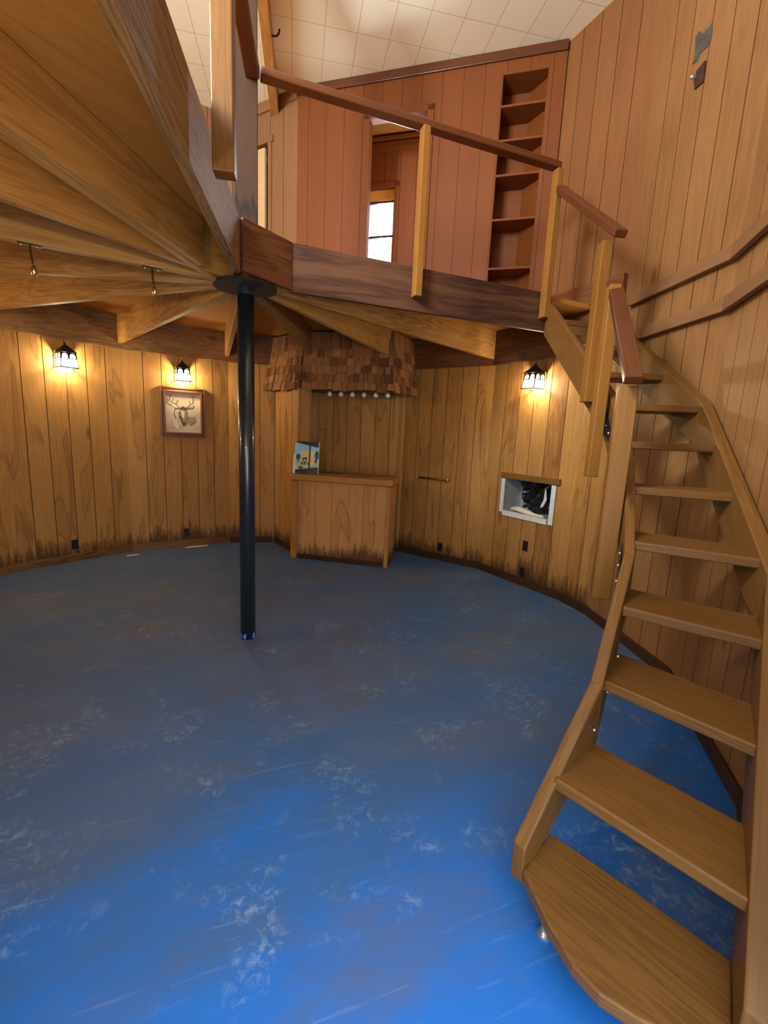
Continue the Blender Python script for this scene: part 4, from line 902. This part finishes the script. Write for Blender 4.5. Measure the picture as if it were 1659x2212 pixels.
# ---- two wall rails beside the stair
def wall_rail(z, a0, label):
    mb = MB(); off = 0.022; corners = [pol(3.126 / math.cos(0) - 0.0, -28), pol(3.126, -50.5), pol(3.30, -72)]
    s_ = UA + ud * a0
    pts = [s_, corners[0], corners[1], corners[2]]
    pts = [p - p.normalized() * 0.03 for p in pts]
    for p, q_ in zip(pts[:-1], pts[1:]): mb.bar(p + V((0, 0, z)), q_ + V((0, 0, z)), 0.04, 0.088)
    return tag(mb.build('wall_rail', M['upper'], bevel=0.006, loc=(pts[1].x, pts[1].y, z)), label, 'rail', 'rails on the wall beside the stair')
wall_rail(2.805, 0.10, 'upper of the two horizontal wooden rails on the wall beside the stair')
wall_rail(2.505, 0.24, 'lower of the two horizontal wooden rails on the wall beside the stair')

# ================================================================== STAIR
st = thing('staircase', (2.2, -1.9, 0), 'open wooden stair climbing along the curved right wall to the loft', 'staircase')
Z0, RISE, T0, DT = 0.189, 0.243, -75.94, 6.851
def zt_(a): return Z0 + RISE * (a - T0) / DT
# nosing ends (left, right) of the lower five treads, measured; the rest follow the curve
nos = {2: ((0.881, -2.374), (1.084, -2.919)), 3: ((1.214, -2.191), (1.425, -2.755)), 4: ((1.443, -2.093), (1.75, -2.59)), 5: ((1.655, -1.88), (2.02, -2.345))}
WC = [(0.5, RW), (-28, RW), (-50.5, RW), (-73.3, FLARE[-73.3])]
def wall_r(a, clear):
    """distance from the pole to the flat wall facets behind the stair, less a clearance"""
    k = 0 if a > -28 else (1 if a > -50.5 else 2)
    p, q_ = pol(WC[k][1], WC[k][0]), pol(WC[k + 1][1], WC[k + 1][0]); d = (q_ - p).normalized(); n = V((-d.y, d.x, 0)); n = n if n.dot(p) > 0 else -n
    return (p.dot(n) - clear) / pol(1, a).dot(n)
def tread(i):
    z = Z0 + RISE * (i - 1); a = T0 + DT * (i - 1)
    if i in nos:
        l, r = V((*nos[i][0], 0)), V((*nos[i][1], 0)); ar = math.degrees(math.atan2(r.y, r.x)); r = pol(wall_r(ar, 0.075), ar)
    else: l, r = pol(2.525, a), pol(wall_r(a, 0.075), a)
    al = math.degrees(math.atan2(l.y, l.x)); ar = math.degrees(math.atan2(r.y, r.x))
    dep = 0.31 if i < 6 else 0.27
    ab, bb_ = al + dep / 2.53 / R2D, ar + dep / 3.07 / R2D
    return l, r, pol(wall_r(bb_, 0.075), bb_), pol(2.535, ab), z
for i in range(1, 12):
    l, r, br, bl, z = tread(i); mb = MB()
    if i == 1:
        # the lowest tread has a bowed nosing that sweeps back to the doorway
        pts = [(0.709, -2.455), (0.672, -2.62), (0.664, -2.73), (0.682, -2.81), (0.735, -2.885), (0.82, -2.965), (0.895, -3.01), (1.11, -2.875), (1.02, -2.64), (0.905, -2.365)]
    else: pts = [tuple(p)[:2] for p in (l, r, br, bl)]
    mb.prism(pts, z - 0.045, z, grain=(r - l).normalized() if i > 1 else V((0.35, -0.93, 0)))
    mb.build('tread', M['stair'], st, bevel=0.008, seg=3)
# stringers: straight lengths between the bends
def stringer(rin, rout, angs, name, mt, dz0, drop, foot=None):
    for a, b_ in zip(angs[:-1], angs[1:]):
        za, zb = zt_(a) + dz0, zt_(b_) + dz0
        la, lb_ = zt_(a) - drop, zt_(b_) - drop
        if foot and a == angs[0]: la = foot
        mb = MB(); d = (pol(rin(b_), b_) - pol(rin(a), a)); d.z = zb - za
        mb.hexa([pol(rin(a), a, la), pol(rout(a), a, la), pol(rout(a), a, za), pol(rin(a), a, za)], [pol(rin(b_), b_, lb_), pol(rout(b_), b_, lb_), pol(rout(b_), b_, zb), pol(rin(b_), b_, zb)], d)
        mb.build(name, mt, st, bevel=0.006)
stringer(lambda a: 2.508, lambda a: 2.556, [-73.9, -62.2, -50, -38, -26, -1.5], 'stringer', M['stair'], 0.004, 0.29, foot=0.13)
stringer(lambda a: wall_r(a, 0.082), lambda a: wall_r(a, 0.018), [-73.2, -50.5, -28, -3.0], 'stringer', M['stair'], 0.03, 0.25, foot=0.02)
# newel posts and sloping rails
def post(a, r, z0, z1, w_=0.088, t_=0.07):
    c = pol(r, a); n = pol(1, a); t2 = V((-n.y, n.x, 0)); mb = MB()
    mb.box(c + V((0, 0, (z0 + z1) / 2)), n, t2, (0, 0, 1), t_, w_, z1 - z0); mb.build('newel_post', M['post'], st, bevel=0.006)
post(-21.5, 2.44, 1.91, 2.965); post(-27.0, 2.44, 1.40, 2.62); post(-42.6, 2.44, 0.775, 1.925, 0.12, 0.095)
mb = MB(); mb.bar(pol(2.50, -2.0, 3.695), pol(2.47, -25.2, 2.955), 0.085, 0.05); mb.build('handrail', M['rail'], st, bevel=0.007)
mb = MB(); mb.bar(pol(2.47, -25.0, 2.665), pol(2.45, -46.6, 1.935), 0.085, 0.05); mb.build('handrail', M['rail'], st, bevel=0.007)
# black iron splice plates with bolts at the bends
def splice(a, zc, r=2.468):
    n = pol(1, a); t2 = V((-n.y, n.x, 0)); up_ = (t2 + V((0, 0, 0.77 * 1.0))).normalized()
    mb = MB(); c = pol(r, a, zc); v = n.cross(up_).normalized()
    mb.box(c, n, up_, v, 0.008, 0.34, 0.09); p_ = mb.build('splice_plate', M['iron'], st, bevel=0.003); sub(p_)
    for k in (-0.13, -0.05, 0.05, 0.13):
        mb = MB(); mb.ball(c + up_ * k - n * 0.005, 0.008); mb.build('bolt', M['zinc'], p_, smooth=True)
splice(-26.5, zt_(-26.5) - 0.17, 2.497); splice(-49.5, zt_(-49.5) - 0.13, 2.497)
for a, dz in ((-63.5, -0.05), (-60.5, 0.0), (-57.5, 0.05), (-66, -0.12)):
    mb = MB(); c = pol(2.560, a, zt_(a) - 0.12); mb.ball(c, 0.007); mb.build('bolt', M['zinc'], st, smooth=True)
# steel peg carrying the lowest tread
mb = MB(); mb.tube([(0.757, -2.535, 0.0), (0.757, -2.535, 0.15)], 0.012, 12); mb.tube([(0.757, -2.535, 0.0), (0.757, -2.535, 0.01)], 0.022, 12); mb.build('foot_peg', M['zinc'], st)

# ---- scraps on the floor
def chip(pts, label):
    mb = MB(); mb.prism(pts, 0.0, 0.006); c = pts[0]
    tag(mb.build('wood_chip', M['chip'], loc=(c[0], c[1], 0)), label, 'scrap')
chip([(-1.225, 2.62), (-1.10, 2.655), (-1.09, 2.68), (-1.19, 2.67), (-1.235, 2.645)], 'small pale scrap on the blue floor nearest the left wall')
chip([(-0.585, 2.90), (-0.40, 2.945), (-0.30, 2.965), (-0.31, 3.0), (-0.47, 2.985), (-0.56, 2.945)], 'longer pale scrap by the baseboard beneath the deer picture')
mb = MB()
for k in range(36):
    a0_, a1_ = k * 10 * R2D, (k * 10 + 10) * R2D; c = V((0.572, 1.946, 0.0015))
    mb.face([c + V((0.085 * math.cos(a0_), 0.085 * math.sin(a0_), 0)), c + V((0.085 * math.cos(a1_), 0.085 * math.sin(a1_), 0)), c + V((0.079 * math.cos(a1_), 0.079 * math.sin(a1_), 0)), c + V((0.079 * math.cos(a0_), 0.079 * math.sin(a0_), 0))])
tag(mb.build('drain_ring', M['ring'], loc=(0.572, 1.946, 0)), 'faint round ring outline in the floor left of the bar counter', 'ring')

for o in bpy.data.objects:
    for k in ('_w', '_o'):
        if k in o: del o[k]
